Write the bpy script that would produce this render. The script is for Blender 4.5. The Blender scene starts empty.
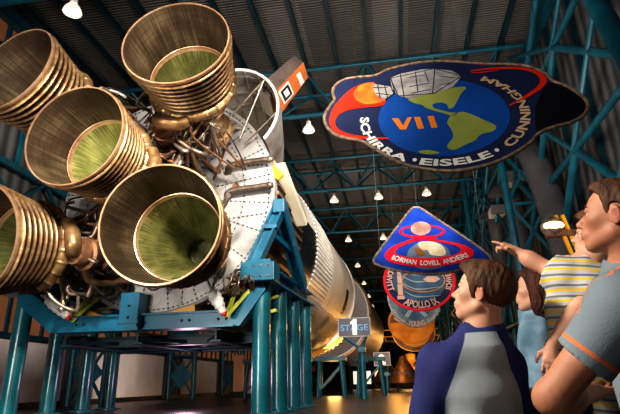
import bpy, bmesh, math, random
import numpy as np
from mathutils import Vector, Matrix
from mathutils.geometry import tessellate_polygon
PI = math.pi
scene = bpy.context.scene
col = scene.collection
rnd = random.Random(7)

# ------------------------------------------------------------------ camera frame (focal length in pixels of a 620 x 414 frame)
FPX, PITCH, YAW, ROLL = 502.04, .3392, .1604, -.0199
CAM = Vector((0, 0, 1.05))
_r = Vector((math.cos(YAW), math.sin(YAW), 0)); _f = Vector((-math.sin(YAW), math.cos(YAW), 0))
_d = _f * math.cos(PITCH) + Vector((0, 0, math.sin(PITCH)))
_u = -_f * math.sin(PITCH) + Vector((0, 0, math.cos(PITCH)))
RIGHT = _r * math.cos(ROLL) + _u * math.sin(ROLL)
UP = -_r * math.sin(ROLL) + _u * math.cos(ROLL)
def ray(px, py): return _d + RIGHT * ((px - 310) / FPX) + UP * ((207 - py) / FPX)
def atY(px, py, Y): d = ray(px, py); return CAM + d * (Y / d.y)
def atX(px, py, X): d = ray(px, py); return CAM + d * (X / d.x)
cd = bpy.data.cameras.new('camera'); cam = bpy.data.objects.new('camera', cd); col.objects.link(cam)
cam.matrix_world = Matrix(((RIGHT.x, UP.x, -_d.x, CAM.x), (RIGHT.y, UP.y, -_d.y, CAM.y), (RIGHT.z, UP.z, -_d.z, CAM.z), (0, 0, 0, 1)))
cd.sensor_fit = 'HORIZONTAL'; cd.sensor_width = 36; cd.lens = FPX / 620 * 36; cd.clip_start = .05; cd.clip_end = 500
scene.camera = cam

# ------------------------------------------------------------------ materials
def _n(nt, t, **kw):
    n = nt.nodes.new(t)
    for k, v in kw.items(): setattr(n, k, v)
    return n
def mat(name, c, rough=.5, metal=0., c2=None, scale=4., stretch=(1, 1, 1), bump=0., emit=0., ecol=None, detail=4., lo=.35, hi=.65, coat=0., bscale=None, sss=0., spec=.5):
    m = bpy.data.materials.new(name); m.use_nodes = True; nt = m.node_tree; b = nt.nodes['Principled BSDF']; L = nt.links.new
    b.inputs['Roughness'].default_value = rough; b.inputs['Metallic'].default_value = metal
    b.inputs['Base Color'].default_value = (*c, 1)
    b.inputs['Coat Weight'].default_value = coat; b.inputs['Specular IOR Level'].default_value = spec
    if sss: b.inputs['Subsurface Weight'].default_value = sss; b.inputs['Subsurface Radius'].default_value = (.02, .008, .004)
    if emit: b.inputs['Emission Color'].default_value = (*(ecol or c), 1); b.inputs['Emission Strength'].default_value = emit
    tc = _n(nt, 'ShaderNodeTexCoord'); mp = _n(nt, 'ShaderNodeMapping'); mp.inputs['Scale'].default_value = stretch
    L(tc.outputs['Object'], mp.inputs['Vector'])
    nz = _n(nt, 'ShaderNodeTexNoise'); nz.inputs['Scale'].default_value = scale; nz.inputs['Detail'].default_value = detail
    L(mp.outputs['Vector'], nz.inputs['Vector'])
    rp = _n(nt, 'ShaderNodeValToRGB'); rp.color_ramp.elements[0].position = lo; rp.color_ramp.elements[1].position = hi
    rp.color_ramp.elements[0].color = (*(c2 or tuple(x * .8 for x in c)), 1); rp.color_ramp.elements[1].color = (*c, 1)
    L(nz.outputs['Fac'], rp.inputs['Fac']); L(rp.outputs['Color'], b.inputs['Base Color'])
    if bump:
        n2 = nz
        if bscale:
            n2 = _n(nt, 'ShaderNodeTexNoise'); n2.inputs['Scale'].default_value = bscale; L(mp.outputs['Vector'], n2.inputs['Vector'])
        bp = _n(nt, 'ShaderNodeBump'); bp.inputs['Strength'].default_value = bump; bp.inputs['Distance'].default_value = .05
        L(n2.outputs['Fac'], bp.inputs['Height']); L(bp.outputs['Normal'], b.inputs['Normal'])
    return m
def polar_mat(name, stops, rough, metal, ang=40., axial=.6, axis='Y', bump=.3, rings=0., ringdark=.6):
    """streaks that run along the axis of a turned body, plus rings round it"""
    m = bpy.data.materials.new(name); m.use_nodes = True; nt = m.node_tree; b = nt.nodes['Principled BSDF']; L = nt.links.new
    b.inputs['Roughness'].default_value = rough; b.inputs['Metallic'].default_value = metal
    tc = _n(nt, 'ShaderNodeTexCoord'); sx = _n(nt, 'ShaderNodeSeparateXYZ'); L(tc.outputs['Object'], sx.inputs[0])
    a = _n(nt, 'ShaderNodeMath', operation='ARCTAN2'); L(sx.outputs['Z'], a.inputs[0]); L(sx.outputs['X'], a.inputs[1])
    cx = _n(nt, 'ShaderNodeCombineXYZ')
    s1 = _n(nt, 'ShaderNodeMath', operation='MULTIPLY'); L(a.outputs[0], s1.inputs[0]); s1.inputs[1].default_value = ang / PI
    s2 = _n(nt, 'ShaderNodeMath', operation='MULTIPLY'); L(sx.outputs['Y'], s2.inputs[0]); s2.inputs[1].default_value = axial
    L(s1.outputs[0], cx.inputs[0]); L(s2.outputs[0], cx.inputs[1])
    nz = _n(nt, 'ShaderNodeTexNoise'); nz.inputs['Scale'].default_value = 1.; nz.inputs['Detail'].default_value = 3.; L(cx.outputs[0], nz.inputs['Vector'])
    n2 = _n(nt, 'ShaderNodeTexNoise'); n2.inputs['Scale'].default_value = .9; n2.inputs['Detail'].default_value = 3.; L(tc.outputs['Object'], n2.inputs['Vector'])
    mx = _n(nt, 'ShaderNodeMix'); mx.inputs[0].default_value = .5; L(nz.outputs['Fac'], mx.inputs[2]); L(n2.outputs['Fac'], mx.inputs[3])
    rp = _n(nt, 'ShaderNodeValToRGB'); cr = rp.color_ramp
    cr.elements[0].position = stops[0][0]; cr.elements[0].color = (*stops[0][1], 1)
    cr.elements[1].position = stops[-1][0]; cr.elements[1].color = (*stops[-1][1], 1)
    for p, c in stops[1:-1]: e = cr.elements.new(p); e.color = (*c, 1)
    L(mx.outputs[0], rp.inputs['Fac'])
    out = rp.outputs['Color']
    if rings:
        w = _n(nt, 'ShaderNodeMath', operation='MULTIPLY'); L(sx.outputs['Y'], w.inputs[0]); w.inputs[1].default_value = rings
        fr = _n(nt, 'ShaderNodeMath', operation='FRACT'); L(w.outputs[0], fr.inputs[0])
        gt = _n(nt, 'ShaderNodeMath', operation='GREATER_THAN'); L(fr.outputs[0], gt.inputs[0]); gt.inputs[1].default_value = .88
        mm = _n(nt, 'ShaderNodeMix', data_type='RGBA', blend_type='MULTIPLY'); L(gt.outputs[0], mm.inputs[0]); L(out, mm.inputs[6]); mm.inputs[7].default_value = (ringdark,) * 3 + (1,)
        out = mm.outputs[2]
    L(out, b.inputs['Base Color'])
    bp = _n(nt, 'ShaderNodeBump'); bp.inputs['Strength'].default_value = bump; bp.inputs['Distance'].default_value = .04
    L(nz.outputs['Fac'], bp.inputs['Height']); L(bp.outputs['Normal'], b.inputs['Normal'])
    return m
def deck_mat(name, c1, c2, axis, period, panel, rough=.6, depth=.06):
    """corrugated sheet: waves across one axis, sheets of slightly different tone"""
    m = bpy.data.materials.new(name); m.use_nodes = True; nt = m.node_tree; b = nt.nodes['Principled BSDF']; L = nt.links.new
    b.inputs['Roughness'].default_value = rough; b.inputs['Metallic'].default_value = .2
    tc = _n(nt, 'ShaderNodeTexCoord'); sx = _n(nt, 'ShaderNodeSeparateXYZ'); L(tc.outputs['Object'], sx.inputs[0])
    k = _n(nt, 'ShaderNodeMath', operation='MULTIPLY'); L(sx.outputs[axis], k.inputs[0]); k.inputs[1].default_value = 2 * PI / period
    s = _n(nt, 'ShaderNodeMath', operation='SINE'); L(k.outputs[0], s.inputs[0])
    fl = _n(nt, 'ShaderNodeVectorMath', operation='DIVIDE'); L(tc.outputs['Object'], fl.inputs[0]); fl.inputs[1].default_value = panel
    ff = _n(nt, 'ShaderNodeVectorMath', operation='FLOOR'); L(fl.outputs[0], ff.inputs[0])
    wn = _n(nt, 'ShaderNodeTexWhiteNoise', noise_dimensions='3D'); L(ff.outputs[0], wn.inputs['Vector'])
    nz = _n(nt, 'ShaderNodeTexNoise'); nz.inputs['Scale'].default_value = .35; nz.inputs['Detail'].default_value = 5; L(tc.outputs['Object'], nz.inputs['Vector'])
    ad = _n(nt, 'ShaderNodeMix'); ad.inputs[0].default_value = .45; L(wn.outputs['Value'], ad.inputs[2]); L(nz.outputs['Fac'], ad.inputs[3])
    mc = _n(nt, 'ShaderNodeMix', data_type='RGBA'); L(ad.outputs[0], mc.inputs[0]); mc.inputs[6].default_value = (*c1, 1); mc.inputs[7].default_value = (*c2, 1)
    mr = _n(nt, 'ShaderNodeMapRange'); L(s.outputs[0], mr.inputs[0]); mr.inputs[1].default_value = -1; mr.inputs[3].default_value = .35; mr.inputs[4].default_value = 1.1  # troughs of the waves darkened in the colour, standing in for shade
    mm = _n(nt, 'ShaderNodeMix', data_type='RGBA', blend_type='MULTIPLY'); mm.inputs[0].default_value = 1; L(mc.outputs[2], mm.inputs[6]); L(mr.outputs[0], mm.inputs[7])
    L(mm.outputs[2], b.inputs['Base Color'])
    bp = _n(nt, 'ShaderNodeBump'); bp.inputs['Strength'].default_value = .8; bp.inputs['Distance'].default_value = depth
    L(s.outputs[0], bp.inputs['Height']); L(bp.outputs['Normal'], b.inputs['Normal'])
    return m
M = {}
TEAL = (.006, .085, .115)
M['teal'] = mat('teal_steel', (.006, .125, .18), .38, .1, (.004, .075, .115), 1.2)
M['teal_dark'] = mat('dark_teal_steel', (.003, .036, .055), .5, .1, (.002, .02, .032), .6)
M['teal_green'] = mat('green_teal_steel', (.004, .125, .165), .3, .1, (.003, .08, .11), .8, coat=.3)
M['blue'] = mat('cradle_blue', (.005, .135, .235), .35, .1, (.004, .085, .16), .9, coat=.2)
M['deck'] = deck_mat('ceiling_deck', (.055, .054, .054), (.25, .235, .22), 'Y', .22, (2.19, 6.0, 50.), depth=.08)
M['siding'] = deck_mat('grey_siding', (.10, .105, .115), (.17, .17, .175), 'Y', .9, (50., 5.0, 3.5), depth=.04)
M['brown_pane'] = mat('brown_pane_glow', (.20, .085, .04), .3, 0, (.09, .04, .022), .5, emit=.25, ecol=(.35, .13, .05))  # weak emission stands in for warm light on the brown panels
M['white_panel'] = mat('white_panel', (.72, .64, .60), .6, 0, (.55, .48, .46), .4)
M['floor'] = mat('polished_floor', (.026, .020, .020), .33, 0, (.014, .011, .013), .6, stretch=(1, .15, 1), bump=.03)
M['black'] = mat('black_paint', (.012, .012, .014), .35)
M['dark'] = mat('dark_wall', (.016, .015, .018), .7)
M['white'] = mat('white_paint', (.78, .76, .73), .38, .0, (.62, .6, .58), .8)
M['cream'] = mat('cream_paint', (.80, .72, .55), .4, 0, (.66, .58, .42), .8)
M['shield'] = mat('grey_white_metal', (.47, .47, .475), .42, .3, (.24, .24, .25), .8, bump=.12, detail=6)
M['fairing_grey'] = mat('fairing_grey', (.34, .32, .30), .45, .2, (.16, .12, .10), 1.2)
M['fin_edge'] = mat('fin_edge_brown', (.12, .085, .07), .5, .1, (.06, .045, .04), 1.5)
M['seam'] = mat('rivet_dark', (.06, .055, .055), .5, .4)
M['hatch'] = mat('grey_hatch', (.30, .29, .29), .45, .5)
M['orange'] = mat('orange_paint', (.62, .17, .04), .4, 0, (.45, .11, .03), 1.)
M['yellow'] = mat('yellow_paint', (.70, .34, .01), .4, 0, (.7, .32, .01), 2.)
M['green'] = mat('zinc_green', (.42, .46, .06), .45, .1, (.26, .31, .04), 2.)
M['bag'] = mat('white_wrap', (.82, .82, .82), .5, 0, (.6, .6, .62), 6., bump=.5)
M['red'] = mat('red_cap', (.6, .03, .02), .4)
M['steel'] = mat('steel_pipe', (.46, .40, .34), .32, .75, (.22, .18, .14), 3.)
M['brass'] = mat('bronze_metal', (.38, .24, .115), .38, .7, (.15, .08, .035), 2.2, bump=.1)
M['rust'] = mat('rust_metal', (.30, .15, .075), .45, .55, (.10, .05, .03), 3., bump=.25)
M['ext_out'] = polar_mat('extension_outside', [(.3, (.085, .042, .024)), (.5, (.25, .15, .075)), (.7, (.50, .36, .18))], .38, .6, 30, .5, bump=.2)
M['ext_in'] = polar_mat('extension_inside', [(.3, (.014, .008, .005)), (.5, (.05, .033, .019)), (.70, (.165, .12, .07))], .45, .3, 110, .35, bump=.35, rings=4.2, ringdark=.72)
M['ext_gap_shade'] = polar_mat('extension_gap_shade', [(.3, (.015, .008, .005)), (.5, (.045, .024, .012)), (.7, (.11, .065, .03))], .5, .5, 30, .5, bump=.2)  # darker copy of the outside metal; shade between ridges put into colour
M['rim'] = polar_mat('extension_rim', [(.3, (.30, .13, .07)), (.5, (.55, .33, .20)), (.7, (.75, .56, .38))], .3, .7, 8, .5)
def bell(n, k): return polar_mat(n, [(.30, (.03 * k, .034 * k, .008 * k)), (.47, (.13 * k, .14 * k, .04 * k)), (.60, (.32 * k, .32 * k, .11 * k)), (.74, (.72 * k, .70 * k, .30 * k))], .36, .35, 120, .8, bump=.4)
M['bell_in'] = bell('bell_inside', 1.0); M['bell_half_shaded'] = bell('bell_inside_half_shaded', .62); M['bell_shaded'] = bell('bell_inside_shaded', .5)  # one bell colour at three strengths; the weaker copies paint in shade
M['steel_dark'] = mat('stained_steel', (.20, .155, .125), .4, .7, (.09, .06, .045), 3.)
M['cable'] = mat('dark_cable', (.02, .022, .025), .5)
M['glass'] = mat('lamp_glass', (.8, .8, .78), .12, .0, emit=.6, ecol=(1, .86, .62))
M['bulb'] = mat('lamp_bulb', (1, .9, .7), .3, emit=14, ecol=(1, .78, .48))
M['duct'] = mat('duct_grey', (.13, .125, .14), .5, .3, (.085, .08, .09), .7)
M['amber'] = mat('amber_painted_glow', (.80, .36, .04), .5, 0, (.45, .15, .02), .8, emit=.18, ecol=(1, .40, .04))  # amber light put into the colour, plus a weak glow

# ------------------------------------------------------------------ mesh building
class MB:
    def __init__(s): s.v = []; s.f = []; s.m = []
    def add(s, vs, fs, mi=0):
        o = len(s.v); s.v += [tuple(v) for v in vs]
        for f in fs: s.f.append([i + o for i in f]); s.m.append(mi)
        return s
    def box(s, c, size, R=None, mi=0, ch=0.):
        hx, hy, hz = [x / 2 for x in size]; R = R or Matrix.Identity(3); c = Vector(c)
        if ch <= 0:
            vs = [c + R @ Vector((x * hx, y * hy, z * hz)) for x in (-1, 1) for y in (-1, 1) for z in (-1, 1)]
            return s.add(vs, [(0, 1, 3, 2), (4, 6, 7, 5), (0, 4, 5, 1), (2, 3, 7, 6), (0, 2, 6, 4), (1, 5, 7, 3)], mi)
        bm = bmesh.new(); bmesh.ops.create_cube(bm, size=1)
        for v in bm.verts: v.co = Vector((v.co.x * size[0], v.co.y * size[1], v.co.z * size[2]))
        bmesh.ops.bevel(bm, geom=bm.edges[:], offset=ch, segments=2, affect='EDGES', profile=.5)
        bm.verts.index_update()
        s.add([c + R @ v.co for v in bm.verts], [[v.index for v in f.verts] for f in bm.faces], mi); bm.free(); return s
    def beam(s, a, b, w, h=None, up=(0, 0, 1), mi=0, ch=0.):
        a = Vector(a); b = Vector(b); d = b - a; L = d.length; d.normalize(); up = Vector(up)
        if abs(d.dot(up)) > .97: up = Vector((1, 0, 0))
        x = d.cross(up).normalized(); z = x.cross(d)
        R = Matrix((x, d, z)).transposed()
        return s.box((a + b) / 2, (w, L, h or w), R, mi, ch)
    def ibeam(s, a, b, w, h, t=.06, up=(0, 0, 1), mi=0):
        a = Vector(a); b = Vector(b); d = (b - a).normalized(); up = Vector(up)
        if abs(d.dot(up)) > .97: up = Vector((1, 0, 0))
        x = d.cross(up).normalized(); z = x.cross(d)
        for k in (-1, 1): s.beam(a + z * k * (h - t) / 2, b + z * k * (h - t) / 2, w, t, up, mi)
        return s.beam(a, b, t, h - 2 * t, up, mi)
    def tube(s, pts, r, n=12, cap=True, mi=0):
        pts = [Vector(p) for p in pts]; rs = r if isinstance(r, (list, tuple)) else [r] * len(pts)
        vs, fs = [], []; prev = None
        for i, p in enumerate(pts):
            t = (pts[min(i + 1, len(pts) - 1)] - pts[max(i - 1, 0)]).normalized()
            if prev is None: a = Vector((0, 0, 1)) if abs(t.z) < .9 else Vector((1, 0, 0)); x = t.cross(a).normalized()
            else: x = (prev - t * prev.dot(t)).normalized()
            prev = x; y = t.cross(x)
            vs += [p + (x * math.cos(k * 2 * PI / n) + y * math.sin(k * 2 * PI / n)) * rs[i] for k in range(n)]
        for i in range(len(pts) - 1):
            for k in range(n): fs.append((i * n + k, i * n + (k + 1) % n, (i + 1) * n + (k + 1) % n, (i + 1) * n + k))
        if cap: fs.append(tuple(range(n))[::-1]); fs.append(tuple(range((len(pts) - 1) * n, len(pts) * n)))
        return s.add(vs, fs, mi)
    def lathe(s, prof, n=64, o=(0, 0, 0), a0=0., a1=2 * PI, closed=False):
        """prof: (r, y, material of the band to the next point); turned about the y axis"""
        full = abs(a1 - a0 - 2 * PI) < 1e-6; cnt = n if full else n + 1; base = len(s.v); o = Vector(o)
        for r, y, *_ in prof:
            for k in range(cnt):
                t = a0 + (a1 - a0) * k / n
                s.v.append(tuple(o + Vector((r * math.cos(t), y, r * math.sin(t)))))
        P = len(prof)
        for i in range(P if closed else P - 1):
            j = (i + 1) % P; mi = prof[i][2] if len(prof[i]) > 2 else 0
            for k in range(n):
                k2 = (k + 1) % cnt
                s.f.append([base + i * cnt + k, base + j * cnt + k, base + j * cnt + k2, base + i * cnt + k2]); s.m.append(mi)
        return s
    def torus(s, c, R, r, n=64, m=12, a0=0., a1=2 * PI, axis='Y', mi=0):
        """a ring round the y axis; r may be a function of the angle"""
        full = abs(a1 - a0 - 2 * PI) < 1e-6; cnt = n if full else n + 1; base = len(s.v); c = Vector(c)
        for k in range(cnt):
            t = a0 + (a1 - a0) * k / n; rr = r(t) if callable(r) else r
            for q in range(m):
                u = q * 2 * PI / m; w = R + rr * math.cos(u)
                p = Vector((w * math.cos(t), rr * math.sin(u), w * math.sin(t)))
                if axis == 'Z': p = Vector((p.x, p.z, p.y))
                s.v.append(tuple(c + p))
        for k in range(n):
            k2 = (k + 1) % cnt
            for q in range(m):
                q2 = (q + 1) % m; s.f.append([base + k * m + q, base + k * m + q2, base + k2 * m + q2, base + k2 * m + q]); s.m.append(mi)
        if not full:
            s.f.append([base + q for q in range(m)]); s.m.append(mi); s.f.append([base + n * m + q for q in range(m)][::-1]); s.m.append(mi)
        return s
    def ball(s, c, r, n=14, mi=0, sc=(1, 1, 1)):
        c = Vector(c); prof = []
        base = len(s.v); m = n // 2
        for i in range(m + 1):
            t = PI * i / m
            for k in range(n):
                u = 2 * PI * k / n
                s.v.append(tuple(c + Vector((r * sc[0] * math.sin(t) * math.cos(u), r * sc[1] * math.sin(t) * math.sin(u), r * sc[2] * math.cos(t)))))
        for i in range(m):
            for k in range(n):
                k2 = (k + 1) % n; s.f.append([base + i * n + k, base + (i + 1) * n + k, base + (i + 1) * n + k2, base + i * n + k2]); s.m.append(mi)
        return s
    def prism(s, poly, h, frame=None, mi=0):
        """flat outline (list of 2-D points) given thickness h along the frame's normal"""
        fr = frame or (lambda u, v, w: Vector((u, v, w)))
        pv = [Vector((p[0], p[1], 0)) for p in poly]
        tris = tessellate_polygon([pv]); n = len(poly); base = len(s.v)
        s.v += [tuple(fr(p[0], p[1], h)) for p in poly] + [tuple(fr(p[0], p[1], 0)) for p in poly]
        for t in tris: s.f.append([base + i for i in t]); s.m.append(mi); s.f.append([base + n + i for i in t][::-1]); s.m.append(mi)
        for i in range(n): j = (i + 1) % n; s.f.append([base + i, base + j, base + n + j, base + n + i]); s.m.append(mi)
        return s
    def mesh(s, name, mats, smooth=None):
        me = bpy.data.meshes.new(name); me.from_pydata(s.v, [], s.f); me.update()
        for m in (mats if isinstance(mats, (list, tuple)) else [mats]): me.materials.append(m)
        me.polygons.foreach_set('material_index', s.m)
        bm = bmesh.new(); bm.from_mesh(me); bmesh.ops.remove_doubles(bm, verts=bm.verts, dist=1e-5)
        bmesh.ops.recalc_face_normals(bm, faces=bm.faces)
        if smooth is not None:
            for f in bm.faces: f.smooth = True
            for e in bm.edges:
                if len(e.link_faces) != 2 or e.calc_face_angle(0) > math.radians(smooth): e.smooth = False
        bm.to_mesh(me); bm.free(); return me
    def build(s, name, mats, parent=None, smooth=None, world=True):
        """ONE mesh object; world: coordinates are the world's (else the parent's own)"""
        return link(name, s.mesh(name, mats, smooth), parent, world)
def link(name, me, parent=None, world=True):
    o = bpy.data.objects.new(name, me); col.objects.link(o)
    if parent is not None:
        o.parent = parent
        if world: o.matrix_parent_inverse = wmat(parent).inverted()
    return o
def wmat(o):
    m = o.matrix_basis.copy()
    if o.parent: m = wmat(o.parent) @ o.matrix_parent_inverse @ m
    return m
def tag(o, label=None, cat=None, group=None, kind=None):
    for k, v in (('label', label), ('category', cat), ('group', group), ('kind', kind)):
        if v: o[k] = v
    return o
def thing(name, loc, label, cat, group=None, rot=(0, 0, 0)):
    o = bpy.data.objects.new(name, None); col.objects.link(o); o.location = loc; o.rotation_euler = rot; o.empty_display_size = .2
    return tag(o, label, cat, group)
def struct(name, mb, m, smooth=None): return tag(mb.build(name, m, None, smooth), kind='structure')
def copy_tree(o, parent=None):
    c = o.copy(); col.objects.link(c)
    if parent is not None: c.parent = parent
    for ch in list(o.children): copy_tree(ch, c)
    return c
def catmull(pts, k=6, closed=False):
    P = [Vector(p) for p in pts]; n = len(P); out = []
    rng = range(n) if closed else range(n - 1)
    for i in rng:
        if closed: a, b, c, d = P[i - 1], P[i], P[(i + 1) % n], P[(i + 2) % n]
        else: a, b, c, d = P[max(i - 1, 0)], P[i], P[i + 1], P[min(i + 2, n - 1)]
        for j in range(k):
            t = j / k
            out.append(.5 * ((2 * b) + (c - a) * t + (2 * a - 5 * b + 4 * c - d) * t * t + (3 * b - a - 3 * c + d) * t ** 3))
    if not closed: out.append(P[-1])
    return out
def glyphs(txt, size=1., bold=.02, space=1.):
    """a line of lettering as flat triangles: (points, faces, width)"""
    c = bpy.data.curves.new('t', 'FONT'); c.body = txt; c.size = size; c.offset = bold * size; c.space_character = space; c.resolution_u = 3; c.fill_mode = 'FRONT' if False else 'BOTH'
    o = bpy.data.objects.new('t', c); col.objects.link(o); bpy.context.view_layer.update()
    me = o.evaluated_get(bpy.context.evaluated_depsgraph_get()).to_mesh()
    vs = [(v.co.x, v.co.y) for v in me.vertices]; fs = [list(p.vertices) for p in me.polygons]
    o.to_mesh_clear(); bpy.data.objects.remove(o); bpy.data.curves.remove(c)
    xs = [v[0] for v in vs]; x0 = min(xs); w = max(xs) - x0
    return [(x - x0, y) for x, y in vs], fs, w
# ================================================================== THE HALL
XL, XR, ZC, YF = -21.7, 10.6, 22.6, 152.
struct('floor', MB().box((-5.5, 72, -.15), (36, 170, .3)), M['floor'])
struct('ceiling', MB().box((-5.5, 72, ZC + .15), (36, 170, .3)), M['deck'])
struct('wall_back', MB().box((-5.5, YF, 11.3), (36, .3, 22.6)), M['dark'])
wl = MB().box((XL - .2, 72, ZC / 2), (.4, 170, ZC))
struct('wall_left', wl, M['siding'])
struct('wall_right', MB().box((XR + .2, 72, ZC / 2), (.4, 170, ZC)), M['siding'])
# purlins under the deck, edge beams
ti = 0
for i in range(14):
    ti += 1
    x = -20.2 + 2.19 * i
    struct('trim_%d' % ti, MB().ibeam((x, -2, ZC - .28), (x, 150, ZC - .28), .22, .42, .06), M['teal_dark'])
for x in (XL + .35, XR - .35):
    ti += 1
    struct('trim_%d' % ti, MB().ibeam((x, -2, ZC - .5), (x, 150, ZC - .5), .5, .8, .1), M['teal'])

# roof trusses: two top chords, one bottom chord, inclined webs
TZ, BZ, HS = 22.0, 19.35, 1.72
XA, XB = XL + .5, 8.2
def make_truss():
    t = thing('roof_truss', (0, 0, 0), '', 'roof truss')
    MB().tube([(XA, 0, BZ), (XB, 0, BZ)], .20, 12).build('bottom_chord', M['teal'], t, 40)
    for s in (-1, 1): MB().tube([(XA, s * HS, TZ), (XB + 1.5, s * HS, TZ)], .17, 10).build('top_chord', M['teal'], t, 40)
    web = None; nodes = [-20.5 + 4.4 * k for k in range(7)]
    for i, x in enumerate(nodes):
        for s in (-1, 1):
            for e in (-1, 1):
                if x + e * 2.2 > XB + 1 or x + e * 2.2 < XA: continue
                MB().tube([(x, 0, BZ), (x + e * 2.2, s * HS, TZ)], .10, 8).build('web_brace', M['teal'], t, 40)
        if x + 2.2 < XB + 1: MB().tube([(x + 2.2, -HS, TZ), (x + 2.2, HS, TZ)], .08, 8).build('cross_tie', M['teal'], t, 40)
    return t
proto = make_truss()
TY = [16.6 + 15 * k for k in range(8)]
TNAME = ['teal triangular roof truss directly above the rocket engines', 'first teal roof truss visible behind the tallest rocket nozzle, just above the oval banner',
         'second teal roof truss along the hall, crossing beneath the oval banner', 'third teal roof truss along the hall, above the triangular banner',
         'fourth teal roof truss along the hall, level with the triangular banner', 'fifth teal roof truss along the hall, small and dim',
         'sixth teal roof truss along the hall, small and dim', 'last teal roof truss at the far dark end of the hall']
for k, y in enumerate(TY):
    t = proto if k == 0 else copy_tree(proto)
    t.location = (0, y if k else 17.5, 0); t['label'] = TNAME[k]; t['group'] = 'teal roof trusses'

# lattice columns carrying the trusses, one by each wall
def make_column(x0, x1, lean, plates=True):
    t = thing('lattice_column', (0, 0, 0), '', 'column')
    H = 19.2
    def xx(a, z): return a + lean * z / H
    for a in (x0, x1): MB().tube([(xx(a, 0), 0, 0), (xx(a, H), 0, H)], .24, 12).build('column_tube', M['teal'], t, 40)
    n = 5; h = H / n
    for i in range(n):
        z0, z1 = i * h + .2, (i + 1) * h
        for (a, b) in ((x0, x1), (x1, x0)):
            MB().beam((xx(a, z0), 0, z0), (xx(b, z1), 0, z1), .16, .16).build('lattice_brace', M['teal'], t)
        MB().beam((xx(x0, z1), 0, z1), (xx(x1, z1), 0, z1), .18, .18).build('lattice_strut', M['teal'], t)
        if plates and i < 2:
            c = (xx((x0 + x1) / 2, (z0 + z1) / 2), (z0 + z1) / 2); w = (x1 - x0) * .46
            MB().prism([(-w, 0), (0, -1.15), (w, 0), (0, 1.15)], .08, lambda u, v, q: Vector((c[0] + u, -.14 + q, c[1] + v))).build('gusset_plate', M['teal'], t)
    return t
cl = make_column(-21.2, -18.75, 0.)
cr = make_column(7.9, 10.2, -.5, False)
ORD = ['', 'first', 'second', 'third', 'fourth', 'fifth', 'sixth', 'seventh']
for k in range(1, 8):
    a = cl if k == 1 else copy_tree(cl); a.location = (0, TY[k], 0)
    tag(a, 'teal lattice column with diamond plates against the pale panelled wall, %s along that wall' % ORD[k], group='lattice columns by the panelled wall')
    b = cr if k == 1 else copy_tree(cr); b.location = (0, TY[k], 0)
    tag(b, 'teal lattice column on the side of the big grey ducts, %s along that side' % ORD[k], group='lattice columns by the duct wall')

# diagonal bracing between the columns of the duct wall
def make_wall_brace():
    t = thing('wall_bracing', (0, 0, 0), '', 'bracing')
    X = 9.3
    for z in (5.2, 11.6, 17.6): MB().tube([(X, 0, z), (X, 15, z)], .17, 10).build('girt', M['teal'], t, 40)
    for (za, zb) in ((5.2, 11.6), (11.6, 17.6), (17.6, 22.2)):
        MB().tube([(X, 0, za), (X, 7.5, zb)], .2, 10).build('diagonal', M['teal'], t, 40)
        MB().tube([(X, 15, za), (X, 7.5, zb)], .2, 10).build('diagonal', M['teal'], t, 40)
        MB().tube([(X - .1, 7.5, za), (X - .1, 0, zb)], .13, 8).build('diagonal', M['teal'], t, 40)
        MB().tube([(X - .1, 7.5, za), (X - .1, 15, zb)], .13, 8).build('diagonal', M['teal'], t, 40)
    for y in (3.75, 7.5, 11.25): MB().beam((XR - .15, y, 0), (XR - .15, y, ZC - 1), .22, .25).build('wall_stud', M['teal_dark'], t)
    return t
wb = make_wall_brace()
for k in range(5):
    a = wb if k == 0 else copy_tree(wb); a.location = (0, TY[k], 0)
    tag(a, 'teal diagonal wall bracing in the %s bay on the duct side' % ['nearby', 'second', 'third', 'fourth', 'fifth'][k], group='wall bracing on the duct side')
t = thing('raking_column', (8, 16, 0), 'thick teal raking tube in the top corner above the man and child', 'column')
p0, p1 = atX(590, -9, 8.0), atX(626, 56, 8.0)
d = p1 - p0; q = p1 + d * (-p1.z / d.z)
MB().tube([p0 - d * .9, q], .36, 16).build('tube', M['teal'], t, 40)
MB().tube([q + Vector((0, 0, 0)), q - d.normalized() * .25], .6, 16).build('base_flange', M['teal'], t, 40)

# panelled wall: low white panels, brown panes with warm light painted in, girts
wi = 0
for k in range(8):
    y0, y1 = 16.6 + 15 * k, 31.6 + 15 * k
    wi += 1
    m = MB(); m.box((XL + .04, (y0 + y1) / 2, 6.0), (.06, y1 - y0, 4.0))
    w = struct('window_%d' % wi, m, M['brown_pane'])
    m = MB()
    for z in (3.95, 8.05): m.beam((XL + .2, y0, z), (XL + .2, y1, z), .3, .3)
    for j in range(10): y = y0 + (y1 - y0) * j / 10; m.beam((XL + .14, y, 4), (XL + .14, y, 8), .14 if j % 2 else .24, .14)
    ti += 1; struct('trim_%d' % ti, m, M['teal_dark'])
    wi += 1
    w = struct('window_%d' % wi, MB().box((XL + .04, (y0 + y1) / 2, 19.6), (.06, y1 - y0, 4.6)), M['brown_pane'])
    m = MB()
    for z in (11.2, 13.4, 17.2): m.beam((XL + .3, y0, z), (XL + .3, y1, z), .32, .36)
    for j in range(6):
        ya, yb = y0 + 2.5 * j, y0 + 2.5 * (j + 1)
        m.beam((XL + .3, ya, 11.2 if j % 2 else 13.4), (XL + .3, yb, 13.4 if j % 2 else 11.2), .2, .2)
        m.beam((XL + .2, ya, 13.4), (XL + .2, ya, 22), .2, .24)
    m.beam((XL + .25, y0, 17.2), (XL + .25, (y0 + y1) / 2, 22), .24, .24); m.beam((XL + .25, y1, 17.2), (XL + .25, (y0 + y1) / 2, 22), .24, .24)
    ti += 1; struct('trim_%d' % ti, m, M['teal'])
struct('baseboard_left', MB().box((XL + .05, 72, .16), (.12, 170, .32)), M['black'])
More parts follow.
